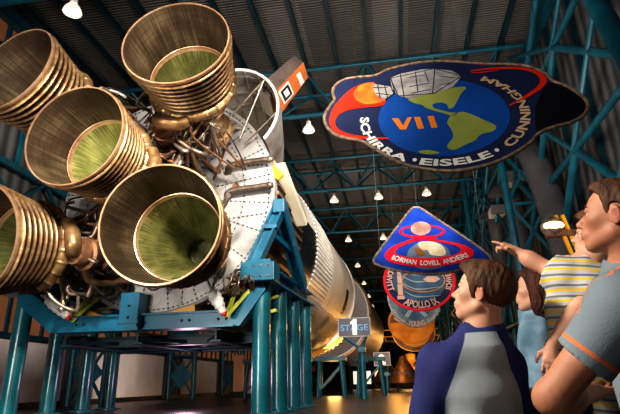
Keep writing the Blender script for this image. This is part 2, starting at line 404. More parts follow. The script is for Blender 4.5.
PLAB = ['white wall panel behind the outermost teal post of the cradle', 'white wall panel between the first two lattice columns of the panelled wall', 'white wall panel beyond the second lattice column']
for k, (y0, y1) in enumerate(((16.8, 31.2), (34.8, 46.0), (50.5, 60.5))):
    t = thing('wall_panel', (XL + .15, (y0 + y1) / 2, .35), PLAB[k], 'wall panel', 'low white wall panels')
    MB().box((XL + .15, (y0 + y1) / 2, 2.05), (.12, y1 - y0, 3.4), ch=.02).build('panel_sheet', M['white_panel'], t)
    MB().beam((XL + .17, y0, 3.8), (XL + .17, y1, 3.8), .18, .12).build('top_rail', M['teal_dark'], t)

# hanging lamps
def make_lamp():
    t = thing('pendant_lamp', (0, 0, BZ - .2), '', 'lamp')
    MB().tube([(0, 0, 0), (0, 0, -.34)], .035, 8).build('stem', M['steel'], t, 40, False)
    MB().lathe([(.02, .0), (.17, -.0), (.19, -.28), (.02, -.3)], 16).build('ballast_housing', M['white'], t, 40, False).matrix_local = Matrix.Translation((0, 0, -.3)) @ Matrix.Rotation(PI / 2, 4, 'X')
    sh = MB().lathe([(.16, 0), (.30, .12), (.40, .30), (.44, .46), (.41, .46), (.37, .30), (.27, .13), (.14, .02)], 20, closed=True).build('glass_shade', M['glass'], t, 40, False)
    sh.matrix_local = Matrix.Translation((0, 0, -.6)) @ Matrix.Rotation(-PI / 2, 4, 'X')
    MB().ball((0, 0, -.82), .13, 12).build('bulb', M['bulb'], t, 40, False)
    return t
lp = make_lamp()
WORD = ['above the engines', 'first', 'second', 'third', 'fourth', 'fifth', 'sixth', 'seventh']
SIDE = ['by the panelled wall', 'second from the panelled wall', 'above the near flank of the rocket', 'in the row beside the rocket', 'in the row over the banners', 'by the duct wall']
first = True
for k, y in enumerate(TY):
    for j, x in enumerate((-18.2, -13.8, -9.4, -5.1, -.7, 3.9)):
        if 0 < k and j < (3 if k < 2 else 2): continue
        if k == 0 and j > 0: continue
        a = lp if first else copy_tree(lp); first = False
        a.location = (x, y, BZ - .2) if k else (-14.2, 17.5, BZ - .2)
        tag(a, 'clear bell pendant lamp on the %s roof truss, %s' % (WORD[k], SIDE[j]) if k else 'clear bell pendant lamp at the top edge above the outermost nozzle', group='bell pendant lamps')
# ================================================================== THE ROCKET  (own frame: x across, y along the body, z up; y = 0 is the plane of the nozzle mouths)
ROC = (-9.9214, 13.43, 7.8444 + 1.05); RY, RP = .0466, -.0062
rk = thing('rocket_stage', ROC, 'huge white rocket first stage lying on its side, five bronze engine nozzles facing out', 'rocket', rot=(RP, 0, -RY))
RM = wmat(rk)
def RL(p): return RM.inverted() @ Vector(p)
def RW(p): return RM @ Vector(p)
A_, LB, RB = 3.245, 5.94, 5.04
def part(mb, name, m, smooth=None, parent=None): return mb.build(name, m, parent or rk, smooth, False)
# base heat shield
m = MB().lathe([(0.01, LB), (RB - .12, LB), (RB, LB + .08), (RB, LB + .5)], 96)
part(m, 'heat_shield', M['shield'], 30)
m = MB()
def dot(x, z, r=.036): m.add([(x + r * math.cos(k * PI / 3), LB - .03, z + r * math.sin(k * PI / 3)) for k in range(6)] + [(x + r * 1.2 * math.cos(k * PI / 3), LB + .0, z + r * 1.2 * math.sin(k * PI / 3)) for k in range(6)],
                              [tuple(range(6))[::-1]] + [(k, (k + 1) % 6, 6 + (k + 1) % 6, 6 + k) for k in range(6)])
def dots(a, b, step=.20):
    L = math.hypot(b[0] - a[0], b[1] - a[1]); n = int(L / step)
    for i in range(n + 1): dot(a[0] + (b[0] - a[0]) * i / n, a[1] + (b[1] - a[1]) * i / n)
    x, z = (a[0] + b[0]) / 2, (a[1] + b[1]) / 2; t = math.atan2(b[1] - a[1], b[0] - a[0])
    m.box((x, LB - .006, z), (L, .012, .010), Matrix.Rotation(-t, 3, 'Y'))
for k in range(24):
    a = k * PI / 12 + .13; e = 4.86
    dots((2.55 * math.cos(a), 2.55 * math.sin(a)), (e * math.cos(a), e * math.sin(a)))
for R_ in (4.84, 3.75):
    for k in range(48): a, b = k * PI / 24, (k + 1) * PI / 24; dots((R_ * math.cos(a), R_ * math.sin(a)), (R_ * math.cos(b), R_ * math.sin(b)))
for s in (-1, 1):
    for (p, q) in (((-2.2, s * 1.3), (2.2, s * 1.3)), ((s * 1.3, -2.2), (s * 1.3, 2.2)), ((s * 1.3, 1.3), (s * 4.7, 1.1)), ((s * 1.3, -1.3), (s * 4.7, -1.1)), ((1.2, s * 1.3), (1.2, s * 4.6)), ((-1.2, s * 1.3), (-1.2, s * 4.6))): dots(p, q)
part(m, 'rivet_seam', M['seam'])
for (x, z) in ((3.35, .25), (.2, 3.2), (-3.2, .9), (-.6, -3.4)):
    part(MB().box((x, LB - .03, z), (.26, .06, .26), Matrix.Rotation(PI / 4, 3, 'Y')), 'inspection_fitting', M['rust'])
for (x, z, w, h) in ((2.9, .15, .07, .75), (4.62, .28, .34, .30), (-1.9, 3.9, .35, .25), (1.0, 3.5, .5, .1), (-3.9, .2, .5, .35)):
    mm = MB().box((x, LB - .02, z), (w, .05, h), None, 0, .01); part(mm, 'access_plate', M['hatch'])
for z0 in (1.18, -.02):   # two stub drain pipes that leave over the edge
    m = MB().tube(catmull([(3.05, LB, z0 - .25), (3.05, LB - .28, z0 - .2), (3.35, LB - .38, z0 - .08), (4.4, LB - .38, z0 - .02), (5.1, LB - .36, z0)], 5), .125, 12)
    m.torus((4.95, LB - .36, z0), .01, .16, 8, 8)
    part(m, 'drain_pipe', M['steel_dark'], 40)
# body: aft skirt with ribs, black and white bands, corrugated ring, smooth tank, end ring
part(MB().lathe([(RB - .02, LB + .5), (RB - .05, 11.2)], 96), 'aft_skirt', M['dark'], 30)
m = MB()
for k in range(72):
    a = k * PI / 36; c, s = math.cos(a), math.sin(a)
    if .15 < a < PI - .3: continue
    m.beam((RB * c, LB + .55, RB * s), (RB * c, 11.2, RB * s), .16, .12, (c, 0, s))
part(m, 'skirt_rib', M['rust'])
part(MB().lathe([(RB + .02, LB + .5), (RB + .02, 11.2)], 40, a0=.15, a1=PI - .2), 'skirt_cover', M['cream'], 30)
def band(y0, y1, a0, a1, r, name, mt): part(MB().lathe([(r, y0), (r, y1)], max(8, int(96 * (a1 - a0) / 2 / PI)), a0=a0, a1=a1), name, mt, 30)
glossblack = mat('gloss_black', (.010, .010, .012), .22, .1, coat=.5)
M['hullwhite'] = mat('hull_white', (.66, .62, .57), .34, .15, (.48, .45, .42), .5, coat=.2)
part(MB().lathe([(RB, 11.2), (RB, 31.6)], 128), 'tank_skin', M['hullwhite'], 30)
band(11.2, 15.0, -2.9, .12, RB + .012, 'black_band', glossblack)
band(11.2, 12.6, .12, .8, RB + .012, 'grey_band', M['hatch'])
m = MB()
for k in range(120):
    a = k * PI / 60; c, s = math.cos(a), math.sin(a)
    m.beam(((RB + .03) * c, 15.05, (RB + .03) * s), ((RB + .03) * c, 20.2, (RB + .03) * s), .13, .09, (c, 0, s))
part(m, 'corrugated_ring', M['white'])
for (a0, a1, y0, y1) in ((-1.42, -1.05, 22., 23.6), (-2.4, -1.9, 22., 23.6), (-.5, -.1, 27., 28.2), (-.62, -.60, 20.3, 31.4), (.5, .9, 23, 24.6)): band(y0, y1, a0, a1, RB + .012, 'black_marking', glossblack)
m = MB().torus((0, 31.6, 0), RB - .05, .14, 96, 8)
part(m, 'end_ring', M['hullwhite'], 40)
m = MB().lathe([(RB + .02, 31.9), (RB + .36, 31.9), (RB + .36, 32.6), (RB + .02, 32.6)], 72, a0=-2.75, a1=-.55, closed=True)
for k in range(26): a = -2.7 + k * 2.1 / 25; m.box(((RB + .42) * math.cos(a), 32.2, (RB + .42) * math.sin(a)), (.16, .3, .16), Matrix.Rotation(-a, 3, 'Y'))
part(m, 'handling_ring', M['amber'], 30)
part(MB().lathe([(.01, 33.), (RB * .6, 32.7), (RB, 31.6)], 64), 'end_dome', M['hatch'], 30)

# ---- one engine in its own frame (mouth at y = 0)
RO, RJ, YJ = 1.815, 1.49, 1.76
def bellr(y): return max(.46, .46 + (RJ - .50) * max(0., 1 - (y - YJ) / 2.5) ** 1.1)
def rad(y): t = y / YJ; return RO + (RJ - RO) * (t * 1.12 - .12 * t * t)
prof = [(RO + .05, 0, 2), (RO + .065, .05, 2), (RO + .055, .12, 0)]
nb = 7
for i in range(nb):
    y = .20 + i * .258
    r = rad(y) + .045
    prof += [(r, y, 0), (r + .05, y + .012, 0), (r + .085, y + .04, 0), (r + .09, y + .06, 0), (r + .07, y + .085, 0), (r + .0, y + .10, 3), (r - .025, y + .245, 3)]
prof += [(rad(2.0) + .04, 2.0, 0), (rad(2.0) - .02, 2.02, 0), (RJ + .02, YJ + .02, 2), (RJ, YJ, 1)]
for i in range(11): y = YJ - .04 - (YJ - .10) * i / 10; prof.append((rad(y), y, 1))
prof += [(RO - .005, .03, 2), (RO, 0, 2)]
ext_me = MB().lathe(prof, 96, closed=True).mesh('nozzle', [M['ext_out'], M['ext_in'], M['rim'], M['ext_gap_shade']], 50)
bell = [(RJ - .005, YJ - .06), (RJ - .035, YJ - .05), (RJ - .045, YJ + .03)] + [(bellr(y), y) for y in [YJ + .1 + 2.4 * i / 14 for i in range(15)]]
bell += [(.50, YJ + 2.6), (.52, YJ + 3.0), (.02, YJ + 3.05)]
bell_mes = [MB().lathe([(r, y, 0 if i > 2 else 1) for i, (r, y) in enumerate(bell)], 96).mesh('bell', [mt, M['rim']], 40) for mt in (M['bell_in'], M['bell_half_shaded'], M['bell_shaded'])]
bo = [(RJ + .03, YJ + .02)] + [(bellr(y) + .12, y) for y in [YJ + .1 + 2.4 * i / 14 for i in range(15)]] + [(.70, YJ + 2.6), (.72, YJ + 3.1), (.86, YJ + 3.15), (.86, YJ + 3.5), (.4, YJ + 3.7), (.3, YJ + 4.0)]
bello_me = MB().lathe(bo, 64).mesh('bell_jacket', M['brass'], 40)
mm = MB()
for y in (YJ + .55, YJ + .95, YJ + 1.35, YJ + 1.75): r = bellr(y) + .14; mm.torus((0, y, 0), r + .02, .055, 64, 8)
hoop_me = mm.mesh('hoop', M['brass'], 50)
mm = MB().torus((0, 2.22, 0), RJ + .02, lambda t: .14 + .10 * (.5 + .5 * math.cos(t)) + (.025 if (t * 12 / PI) % 1 < .12 else 0), 288, 14)
manif_me = mm.mesh('manifold', M['brass'], 60)
# turbopump beside the bell (towards +x), its outlet elbow running into the manifold
mm = MB().lathe([(.02, 2.3), (.42, 2.32), (.50, 2.5), (.50, 2.75), (.62, 2.8), (.62, 3.0), (.48, 3.05), (.46, 3.5), (.58, 3.55), (.58, 3.75), (.40, 3.8), (.38, 4.2), (.25, 4.3), (.02, 4.3)], 32, (1.84, 0, 0))
pump_me = mm.mesh('pump', M['rust'], 40)
mm = MB().tube(catmull([(1.84, 2.5, 0), (1.92, 2.25, .05), (1.98, 2.1, .3), (1.68, 2.2, .75), (1.34, 2.22, 1.0)], 6), [.24] * 6 + [.28] * 6 + [.27] * 6 + [.24] * 7, 16)
exh_me = mm.mesh('elbow', M['brass'], 60)
pr = random.Random(3); pipes = []
for i in range(40):
    a0 = pr.uniform(-1.2, 1.2); y0 = pr.uniform(2.4, 4.4); r0 = bellr(y0) + .28; a1 = a0 + pr.uniform(-.7, .7); r1 = pr.uniform(1.65, 2.1); y1 = pr.uniform(2.8, 5.7)
    P0 = (r0 * math.cos(a0), y0, r0 * math.sin(a0)); P3 = (r1 * math.cos(a1), y1, r1 * math.sin(a1)); am = (a0 + a1) / 2 + pr.uniform(-.3, .3); rm = (r0 + r1) / 2 + .35
    P1 = (rm * math.cos(am), y0 + pr.uniform(-.2, .5), rm * math.sin(am)); P2 = (rm * 1.2 * math.cos(a1), y1 - .3, rm * 1.2 * math.sin(a1) + pr.uniform(-.3, .3))
    pipes.append(MB().tube(catmull([P0, P1, P2, P3], 6), pr.choice([.035, .05, .07, .10]), 8).mesh('pipe', M[pr.choice(['steel_dark', 'steel', 'rust', 'steel_dark'])], 60))
ducts = []
for s in (-1, 1):
    ducts.append(MB().tube(catmull([(.6 * 1, 5.1, s * .45), (1.0, 4.9, s * .8), (1.5, 4.4, s * .85), (1.8, 3.9, s * .4), (1.8, 3.6, s * .15)], 6), .17, 12).mesh('duct', M['steel_dark'], 60))
    ducts.append(MB().tube(catmull([(1.9, 2.9, s * .4), (1.8, 3.3, s * .9), (1.9, 4.2, s * 1.0), (1.8, 5.2, s * .8), (1.7, 5.94, s * .7)], 6), .13, 12).mesh('duct', M['brass'], 60))
def make_engine(x, z, spin, cant, sc, bv=1, dz=0.):
    e = link('engine', ext_me, rk, False)
    ax = Vector((-z, 0, x)) if (x or z) else Vector((1, 0, 0))    # tilt so that the mouth turns outward
    e.matrix_basis = Matrix.Translation((x, .215 * -1 if not (x or z) else 0, z)) @ (Matrix.Rotation(dz, 4, 'X') @ Matrix.Rotation(cant, 4, ax.normalized())) @ Matrix.Rotation(spin, 4, 'Y') @ Matrix.Scale(sc, 4)
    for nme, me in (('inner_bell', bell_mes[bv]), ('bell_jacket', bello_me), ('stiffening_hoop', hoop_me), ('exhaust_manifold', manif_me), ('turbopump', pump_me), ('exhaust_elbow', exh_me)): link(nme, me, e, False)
    for d in ducts: link('propellant_duct', d, e, False)
    for p in pipes: link('pipe', p, e, False)
    return e
CANT = .1924
SPIN = {(1, 1): (-.6, -.8), (1, -1): (-1, 1), (-1, 1): (1, -1), (-1, -1): (1, -.2)}
for (sx, sz, lab) in ((1, 1, 'top engine beside the open white fairing'), (1, -1, 'lower engine with the widest open mouth'), (-1, 1, 'upper engine cut by the edge of the picture'), (-1, -1, 'lower engine mostly outside the picture')):
    # spin brings the pump (+x of the engine) round to face the middle of the stage
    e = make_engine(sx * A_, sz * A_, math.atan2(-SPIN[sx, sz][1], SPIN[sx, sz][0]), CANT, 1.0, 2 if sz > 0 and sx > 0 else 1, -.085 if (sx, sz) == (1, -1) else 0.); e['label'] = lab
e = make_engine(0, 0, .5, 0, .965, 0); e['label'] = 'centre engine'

# ---- fairings, fins, struts
def fairing(ang, nm):
    ca, sa = math.cos(ang), math.sin(ang)
    def W(x, y, z): return (x * ca - z * sa, y, x * sa + z * ca)       # x outward, z sideways
    n = 40; out = []; inn = []
    for th, store in ((0, out), (.07, inn)):
        for (y, cx, r) in ((5.0, 4.72, 2.12 - th), (5.9, 4.66, 2.10 - th), (8.0, 4.2, 1.95 - th), (10.5, 3.6, 1.65 - th), (13.0, 3.2, 1.4 - th)):
            store.append([W(cx + r * math.cos(t), y, r * math.sin(t)) for t in [-1.55 + 3.3 * k / n for k in range(n + 1)]])
    mm = MB()
    for store in (out, inn):
        vs = [p for row in store for p in row]; fs = []
        for i in range(len(store) - 1):
            for k in range(n): fs.append((i * (n + 1) + k, i * (n + 1) + k + 1, (i + 1) * (n + 1) + k + 1, (i + 1) * (n + 1) + k))
        mm.add(vs, fs, 0 if store is out else 1)
    vs = out[0] + inn[0]; mm.add(vs, [(k, k + 1, n + 2 + k, n + 1 + k) for k in range(n)], 0)
    fa = part(mm, 'engine_fairing', [M['fairing_grey'], M['hatch']], 40); 
    mm = MB()
    for y, cx, r in ((5.0, 4.72, 2.12),): 
        pts = [W(cx + r * math.cos(t), y, r * math.sin(t)) for t in [-1.55 + 3.3 * k / n for k in range(n + 1)]]
        mm.tube(pts, .065, 8)
    part(mm, 'rim_tube', M['white'], 60, fa)
    for y, cx, r in ((5.35, 4.69, 2.03), (5.8, 4.66, 2.02), (6.4, 4.55, 1.97), (7.2, 4.38, 1.93)):
        part(MB().tube([W(cx + r * math.cos(t), y, r * math.sin(t)) for t in [-1.5 + 3.15 * k / 24 for k in range(25)]], .05, 6), 'inner_hoop', M['steel'], 60, fa)
    for t in (-1.3, -.95, -.6, -.2, .15, .5, .85, 1.2, 1.55):
        part(MB().tube([W(4.72 + 2.03 * math.cos(t), 5.05, 2.03 * math.sin(t)), W(4.1 + 1.82 * math.cos(t), 8.5, 1.82 * math.sin(t))], .04, 6), 'stringer', M['steel'], 60, fa)
    for (t, p) in ((-.9, (4.1, 5.7, -1.2)), (.0, (4.1, 5.7, .3)), (0., (4.2, 5.7, -.8)), (.9, (4.1, 5.7, 1.2))):
        part(MB().tube([W(4.72 + 2.05 * math.cos(t), 5.1, 2.05 * math.sin(t)), W(*p)], .04, 8), 'strut', M['steel'], 60, fa)
    return W
def fin(W, emblem):
    poly = [(6.45, 5.7), (8.75, 5.85), (8.7, 7.0), (6.15, 7.4)]                      # (outward, along the body)
    tk = lambda r: .42 - .12 * (r - 6.55) / 2.4
    vs = [W(r, y, s * tk(r)) for s in (-1, 1) for r, y in poly]
    f = part(MB().add(vs, [(0, 1, 2, 3)], 1).add(vs, [(4, 7, 6, 5)], 0).add(vs, [(0, 4, 5, 1)], 2).add(vs, [(1, 5, 6, 2), (2, 6, 7, 3), (3, 7, 4, 0)], 0), 'fin', [M['white'], M['orange'], M['fin_edge']])
    s = -1
    def P(r, y, lift): return W(r, y, s * (tk(r) + lift))
    def plate(r0, r1, y0, y1, lift, nm, mt):
        mm = MB(); mm.add([P(r0, y0, lift), P(r1, y0, lift), P(r1, y1, lift), P(r0, y1, lift), P(r0, y0, 0), P(r1, y0, 0), P(r1, y1, 0), P(r0, y1, 0)], [(0, 1, 2, 3), (0, 1, 5, 4), (1, 2, 6, 5), (2, 3, 7, 6), (3, 0, 4, 7)])
        part(mm, nm, mt, None, f)
    if emblem:
        plate(6.95, 7.65, 5.95, 7.0, .02, 'emblem_field', M['white']); plate(7.05, 7.57, 6.05, 6.88, .03, 'emblem_square', M['black']); plate(7.17, 7.45, 6.22, 6.7, .04, 'emblem_centre', M['white'])
        plate(8.15, 8.4, 6.15, 7.0, .02, 'white_patch', M['white'])
    return f
W1 = fairing(PI / 4, 1); fin(W1, True)
W2 = fairing(3 * PI / 4, 2); fin(W2, False)
for sx, foot, tail in ((-1, Vector((-3.2, 5.0, -5.12)), Vector((-4.15, 4.8, -4.3))), (1, Vector((3.4, 5.0, -5.25)), Vector((2.95, 4.8, -4.4)))):
    tip = foot + Vector((0, .25, -.1))
    for p in ((foot.x + .25, LB + .1, -3.7), (foot.x + .85, LB + .1, -4.0), (foot.x + 1.3, LB + .3, -3.4), (foot.x - .25, 7.2, -3.6)): part(MB().beam(tip, p, .13, .13), 'fairing_strut', M['green'])
    for (dz, y) in ((-.1, 6.6), (.5, 6.9)): part(MB().beam((foot.x - .2, y, foot.z + dz), (foot.x + 1.6, y, foot.z + dz + .35), .2, .12), 'fairing_strut', M['green'])
    # wrapped actuator: crumpled white bag on two thin rods
    pts = [foot.lerp(tail, k / 10) for k in range(11)]
    part(MB().tube(pts, [.09, .17, .15, .22, .19, .25, .22, .27, .22, .24, .10], 12), 'wrapped_actuator', M['bag'], 50)
    part(MB().ball(foot, .12, 10), 'red_cap', M['red'], 50)
    part(MB().tube([tail, tail + Vector((-.35, -.3, 1.0))], .05, 8), 'actuator_rod', M['steel'], 50)
    part(MB().tube([tail, tail + Vector((.45, -.3, .9))], .05, 8), 'actuator_rod', M['steel'], 50)
pr = random.Random(11)
for (cx, cz) in ((3.75, -4.0), (-2.9, -3.75)):     # knots of thin steel lines on the shield rim
    for i in range(13):
        q = [(cx + pr.uniform(-.6, .6), 5.9 - .9 * (j % 3 > 0) * pr.uniform(.3, 1), cz + pr.uniform(-.5, .5)) for j in range(4)]
        part(MB().tube(catmull(q, 5), pr.choice([.03, .045, .06]), 8), 'service_line', M[pr.choice(['steel', 'steel_dark', 'rust'])], 60)
for k, (dx, dz) in enumerate(((0, 0), (.24, -.24), (.48, -.48))):   # triple pipe run on the plate under the top engine
    part(MB().tube(catmull([(.6 + dx, LB, 1.6 + dz), (.62 + dx, LB - .45, 1.65 + dz), (.9 + dx, LB - .55, 1.95 + dz), (2.6 + dx, LB - .55, 3.2 + dz - .1), (2.9 + dx, LB - .3, 3.45 + dz), (3.0 + dx, LB, 3.5 + dz)], 5), .11, 10), 'return_pipe', M['steel'], 60)
part(MB().prism([(4.9, 1.25), (5.4, .62), (5.2, .4), (4.9, .6)], .16, lambda u, v, w: Vector((u, LB + .1 + w, v))), 'hoist_plate', M['yellow'])
part(MB().beam((5.15, LB + .4, 1.2), (5.35, 9.8, -.4), .5, .3), 'tunnel_fairing', M['cream'])

# ================================================================== THE CRADLE
ck = thing('support_cradle', (-10.2, 21, 0), 'blue steel cradle on eight teal posts holding up the rocket engines', 'stand')
def cpart(mb, name, m=None, smooth=None): return mb.build(name, m or M['blue'], ck, smooth)
PR = [(-5.15, 19.4), (-4.97, 21.7), (-4.85, 24.1), (-4.66, 26.2)]
PLft = [(-15.6, 19.4), (-15.5, 21.7), (-15.35, 24.1), (-15.2, 26.2)]
for (x, y) in PR + PLft:
    p = cpart(MB().tube([(x, y, 0), (x, y, 5.0)], .345, 28), 'post', M['teal_green'], 40)
    MB().lathe([(.01, 0), (.62, 0), (.62, .06), (.40, .10)], 24).build('foot_flange', M['teal_green'], p, 40, False).matrix_basis = wmat(p).inverted() @ Matrix.Translation((x, y, 0)) @ Matrix.Rotation(PI / 2, 4, 'X')
for L in (PR, PLft):
    a, b = Vector((*L[0], 5.0)), Vector((*L[3], 5.0)); d = (b - a).normalized(); a -= d * .5; b += d * .5
    cpart(MB().ibeam(a + Vector((0, 0, .32)), b + Vector((0, 0, .32)), .75, .62, .08).beam(a + Vector((0, 0, .0)), b + Vector((0, 0, .0)), .95, .08), 'rail_beam')
    s = 1 if L is PR else -1
    c = Vector((L[0][0] + s * .05, 18.95, 5.2)); 
    cpart(MB().box(c, (1.35, 1.0, .75), None, 0, .03).box(c + Vector((0, 0, .42)), (1.0, .8, .12)), 'saddle_block')
    for dx in (-.45, -.15, .15, .45):
        for dz in (.2, -.2): cpart(MB().ball(c + Vector((dx, -.51, dz)), .05, 8), 'bolt', M['steel'], 50)
    top = Vector((-4.38 if s > 0 else -15.1, 19.25, 8.0)); f1 = Vector((-5.3 if s > 0 else -15.3, 18.75, 5.6)); f2 = Vector((-4.4 if s > 0 else -15.2, 24.2, 5.5))
    for q, (pp, w) in enumerate(((f1, .45), (f2, .7))): cpart(MB().ibeam(pp, top, w, .5, .08, (s, 0, 0)), 'a_frame_leg')
    cpart(MB().box(top, (.5, .6, .6), None, 0, .04), 'a_frame_head')
    cpart(MB().beam(f1.lerp(top, .55), f2.lerp(top, .5), .22, .22), 'a_frame_tie')
    cpart(MB().box(f1.lerp(top, .62) + Vector((0, -.1, 0)), (.62, .3, .16)), 'clevis')
# transverse beam with upturned ends and the middle bracket
YB = 19.2
zt, zb = 3.78, 3.22
pl = [(-13.9, zb), (-5.9, zb), (-4.9, 4.55), (-5.0, 5.15), (-6.35, zt), (-13.5, zt), (-15.4, 5.15), (-15.6, 4.45)]
cpart(MB().prism([(p[0], p[1]) for p in pl], .5, lambda u, v, w: Vector((u, YB - .25 + w, v))), 'cross_beam')
for z in (zb - .03, zt - .03): cpart(MB().box((-9.9, YB - .05, z + .03), (7.6, .8, .07)), 'beam_flange')
for x in (-12.6, -8.1, -6.6): 
    for dx in (-.16, .16): cpart(MB().ball((x + dx, YB - .27, 3.5), .055, 10), 'bolt', M['black'], 50)
cpart(MB().box((-10.28, YB - .35, 3.9), (.8, .75, 1.45), None, 0, .03), 'centre_bracket')
cpart(MB().box((-10.28, YB - .74, 3.2), (.95, .1, .12)).box((-10.28, YB - .74, 3.45), (.95, .1, .08)), 'bracket_lip')
for z in (3.65, 4.1): cpart(MB().ball((-10.28, YB - .73, z), .06, 8), 'bolt', M['black'], 50)
for (x, w) in ((-11.75, -1.1), (-9.2, 1.35)):
    cpart(MB().prism([(0, 0), (w, 0), (w * .95, .42), (w * .1, .1)], .5, lambda u, v, q: Vector((x + u, YB + .1 + q, zt + v))), 'chock', M['yellow'])
# underframe going back under the stage
for x in (-13.5, -10.3, -7.0): cpart(MB().ibeam((x, 19.4, 2.95), (x, 26.6, 3.0), .4, .5, .07), 'floor_beam', M['teal_dark'])
for y in (21.7, 24.1, 26.2): cpart(MB().ibeam((-15.3, y, 3.0), (-4.9, y, 3.0), .4, .45, .07), 'tie_beam', M['teal_dark'])
for (x0, x1) in ((-13.5, -10.3), (-10.3, -7.0), (-10.3, -13.5), (-7.0, -10.3)): cpart(MB().beam((x0, 19.6, 2.9), (x1, 26, 2.95), .22, .16), 'diagonal_tie', M['teal_dark'])
# ================================================================== HANGING EMBLEM BANNERS
def cloth(name, c, c2=None, rough=.55): return mat(name, c, rough, 0, c2 or tuple(x * .75 for x in c), 1.3, bump=.12, spec=.12)
B = dict(navy=cloth('cloth_navy', (.016, .024, .075)), blue=cloth('cloth_blue', (.008, .075, .36)), black=cloth('cloth_black', (.006, .006, .012)),
         red=cloth('cloth_red', (.75, .03, .012), (.6, .02, .01)), orange=mat('cloth_orange', (.90, .36, .02), .55, 0, (.78, .10, .012), 1.6), land=cloth('cloth_land', (.30, .33, .09), (.22, .27, .05)),
         white=cloth('cloth_white', (.82, .80, .78)), tan=cloth('cloth_tan', (.60, .42, .26)), vii=cloth('cloth_numeral', (.85, .24, .02)), silver=mat('cloth_silver', (.42, .41, .42), .5, 0, (.20, .20, .22), 3.),
         royal=cloth('cloth_royal', (.012, .055, .40), (.008, .03, .24)), crimson=cloth('cloth_crimson', (.80, .012, .03), (.62, .01, .02)), moon=mat('cloth_moon', (.60, .36, .27), .6, 0, (.28, .13, .10), 2.2),
         earthsea=cloth('cloth_sea', (.16, .20, .27), (.06, .09, .15)), earthland=mat('cloth_sand', (.78, .66, .46), .6, 0, (.55, .42, .26), 2.), teal9=cloth('cloth_slate', (.07, .13, .20), (.03, .07, .12)), pale=cloth('cloth_pale', (.30, .37, .42)), slate=cloth('cloth_dusk', (.13, .17, .20)),
         brown=cloth('cloth_brown', (.24, .10, .03), (.13, .05, .02)), pink=cloth('cloth_pink', (.70, .42, .34)), rope=mat('rope_edge', (.34, .24, .17), .5, .2, (.10, .07, .05), 9.), line=cloth('cloth_line', (.03, .03, .04)), bronze=cloth('cloth_bronze', (.62, .27, .05), (.45, .16, .02)))
class Banner:
    def __init__(s, ctr, tilt, yaw, label, name='emblem_banner'):
        s.o = Vector(ctr); s.u = Vector((math.cos(yaw), math.sin(yaw), 0)); h = Vector((-math.sin(yaw), math.cos(yaw), 0))
        s.v = Vector((0, 0, math.cos(tilt))) + h * math.sin(tilt); s.n = s.u.cross(s.v)      # n looks at the visitors
        s.t = thing(name, ctr, label, 'banner', 'space mission emblem banners'); s.k = 0
    def fr(s, u, v, w): return s.o + s.u * u + s.v * v + s.n * w
    def px(s, x, y):
        d = ray(x, y); k = (s.o - CAM).dot(s.n) / d.dot(s.n); q = CAM + d * k - s.o
        return (q.dot(s.u), q.dot(s.v))
    def fill(s, poly, name, m, lift, par=None, h=.004):
        z = lift * .006
        mb = MB().prism([(p[0], p[1]) for p in poly], h, lambda u, v, w: s.fr(u, v, z + w)); return mb.build(name, m, par or s.t)
    def words(s, txt, name, m, lift, pos, size, bold=.02, par=None):
        """pos(x, y, w): where a point of the line of lettering of width w goes on the cloth"""
        vs, fs, w = glyphs(txt, size, bold); z = lift * .006
        mb = MB().add([s.fr(*pos(x, y, w), z + .004) for x, y in vs], fs); return mb.build(name, m, par or s.t)
    def edge(s, poly, r, m):
        pts = [s.fr(p[0], p[1], .01) for p in poly]; pts.append(pts[0]); pts.append(pts[1])
        mb = MB().tube(pts, r, 8)
        return mb.build('rope_edge', m, s.t, 60)
    def cables(s, us, vtop):
        for u in us:
            a = s.fr(u, vtop(u), 0); MB().tube([a, Vector((a.x, a.y, ZC - .5))], .008, 6).build('hanging_cable', M['cable'], s.t, 60)
def smooth2(pts, k=5, closed=True): return [(p.x, p.y) for p in catmull([(x, y, 0) for x, y in pts], k, closed)]
def stroke(pts, w0, wm, w1):
    P = [Vector((x, y)) for x, y in smooth2(pts, 6, False)]; n = len(P); L, R = [], []
    for i, p in enumerate(P):
        t = (P[min(i + 1, n - 1)] - P[max(i - 1, 0)]).normalized(); nn = Vector((-t.y, t.x)); f = i / (n - 1)
        w = (w0 + (wm - w0) * f * 2) if f < .5 else (wm + (w1 - wm) * (f - .5) * 2)
        L.append(p + nn * w / 2); R.append(p - nn * w / 2)
    return [(p.x, p.y) for p in L + R[::-1]]
def ell(c, ru, rv, n=72, a0=0, a1=2 * PI): return [(c[0] + ru * math.cos(a0 + (a1 - a0) * k / n), c[1] + rv * math.sin(a0 + (a1 - a0) * k / n)) for k in range(n)]

# ---- the wide oval banner with the numeral VII
b = Banner(atY(455, 117, 10.5), .42, 0, 'wide oval blue banner with numeral VII, globe and orange flame, hanging highest')
a = lambda x, y: b.px(318 + x / 3.186, 50 + y / 3.186)
c = lambda x, y: b.px(455 + x / 3.186, 50 + y / 3.186)
out7 = smooth2([a(*p) for p in ((20, 215), (35, 185), (52, 160), (47, 140), (52, 118), (75, 100), (110, 90), (180, 83), (225, 63), (300, 45), (370, 37))] +
               [c(*p) for p in ((0, 38), (50, 42), (110, 46), (180, 47), (240, 55), (285, 75), (310, 100), (345, 112), (385, 135), (415, 160), (422, 185), (408, 210), (370, 232), (320, 245), (270, 265), (235, 300), (180, 335), (120, 362), (60, 378), (0, 386))] +
               [a(*p) for p in ((380, 385), (300, 372), (240, 350), (185, 318), (140, 292), (90, 283), (50, 268), (28, 245))], 5)
b.fill(out7, 'canvas', B['navy'], 0, h=-.03); b.edge(out7, .042, B['rope'])
b.fill(smooth2([c(*p) for p in ((300, 105), (345, 116), (385, 139), (410, 163), (417, 185), (402, 207), (365, 228), (315, 241), (262, 258), (256, 215), (262, 165))], 4), 'night_sky', B['black'], 1)
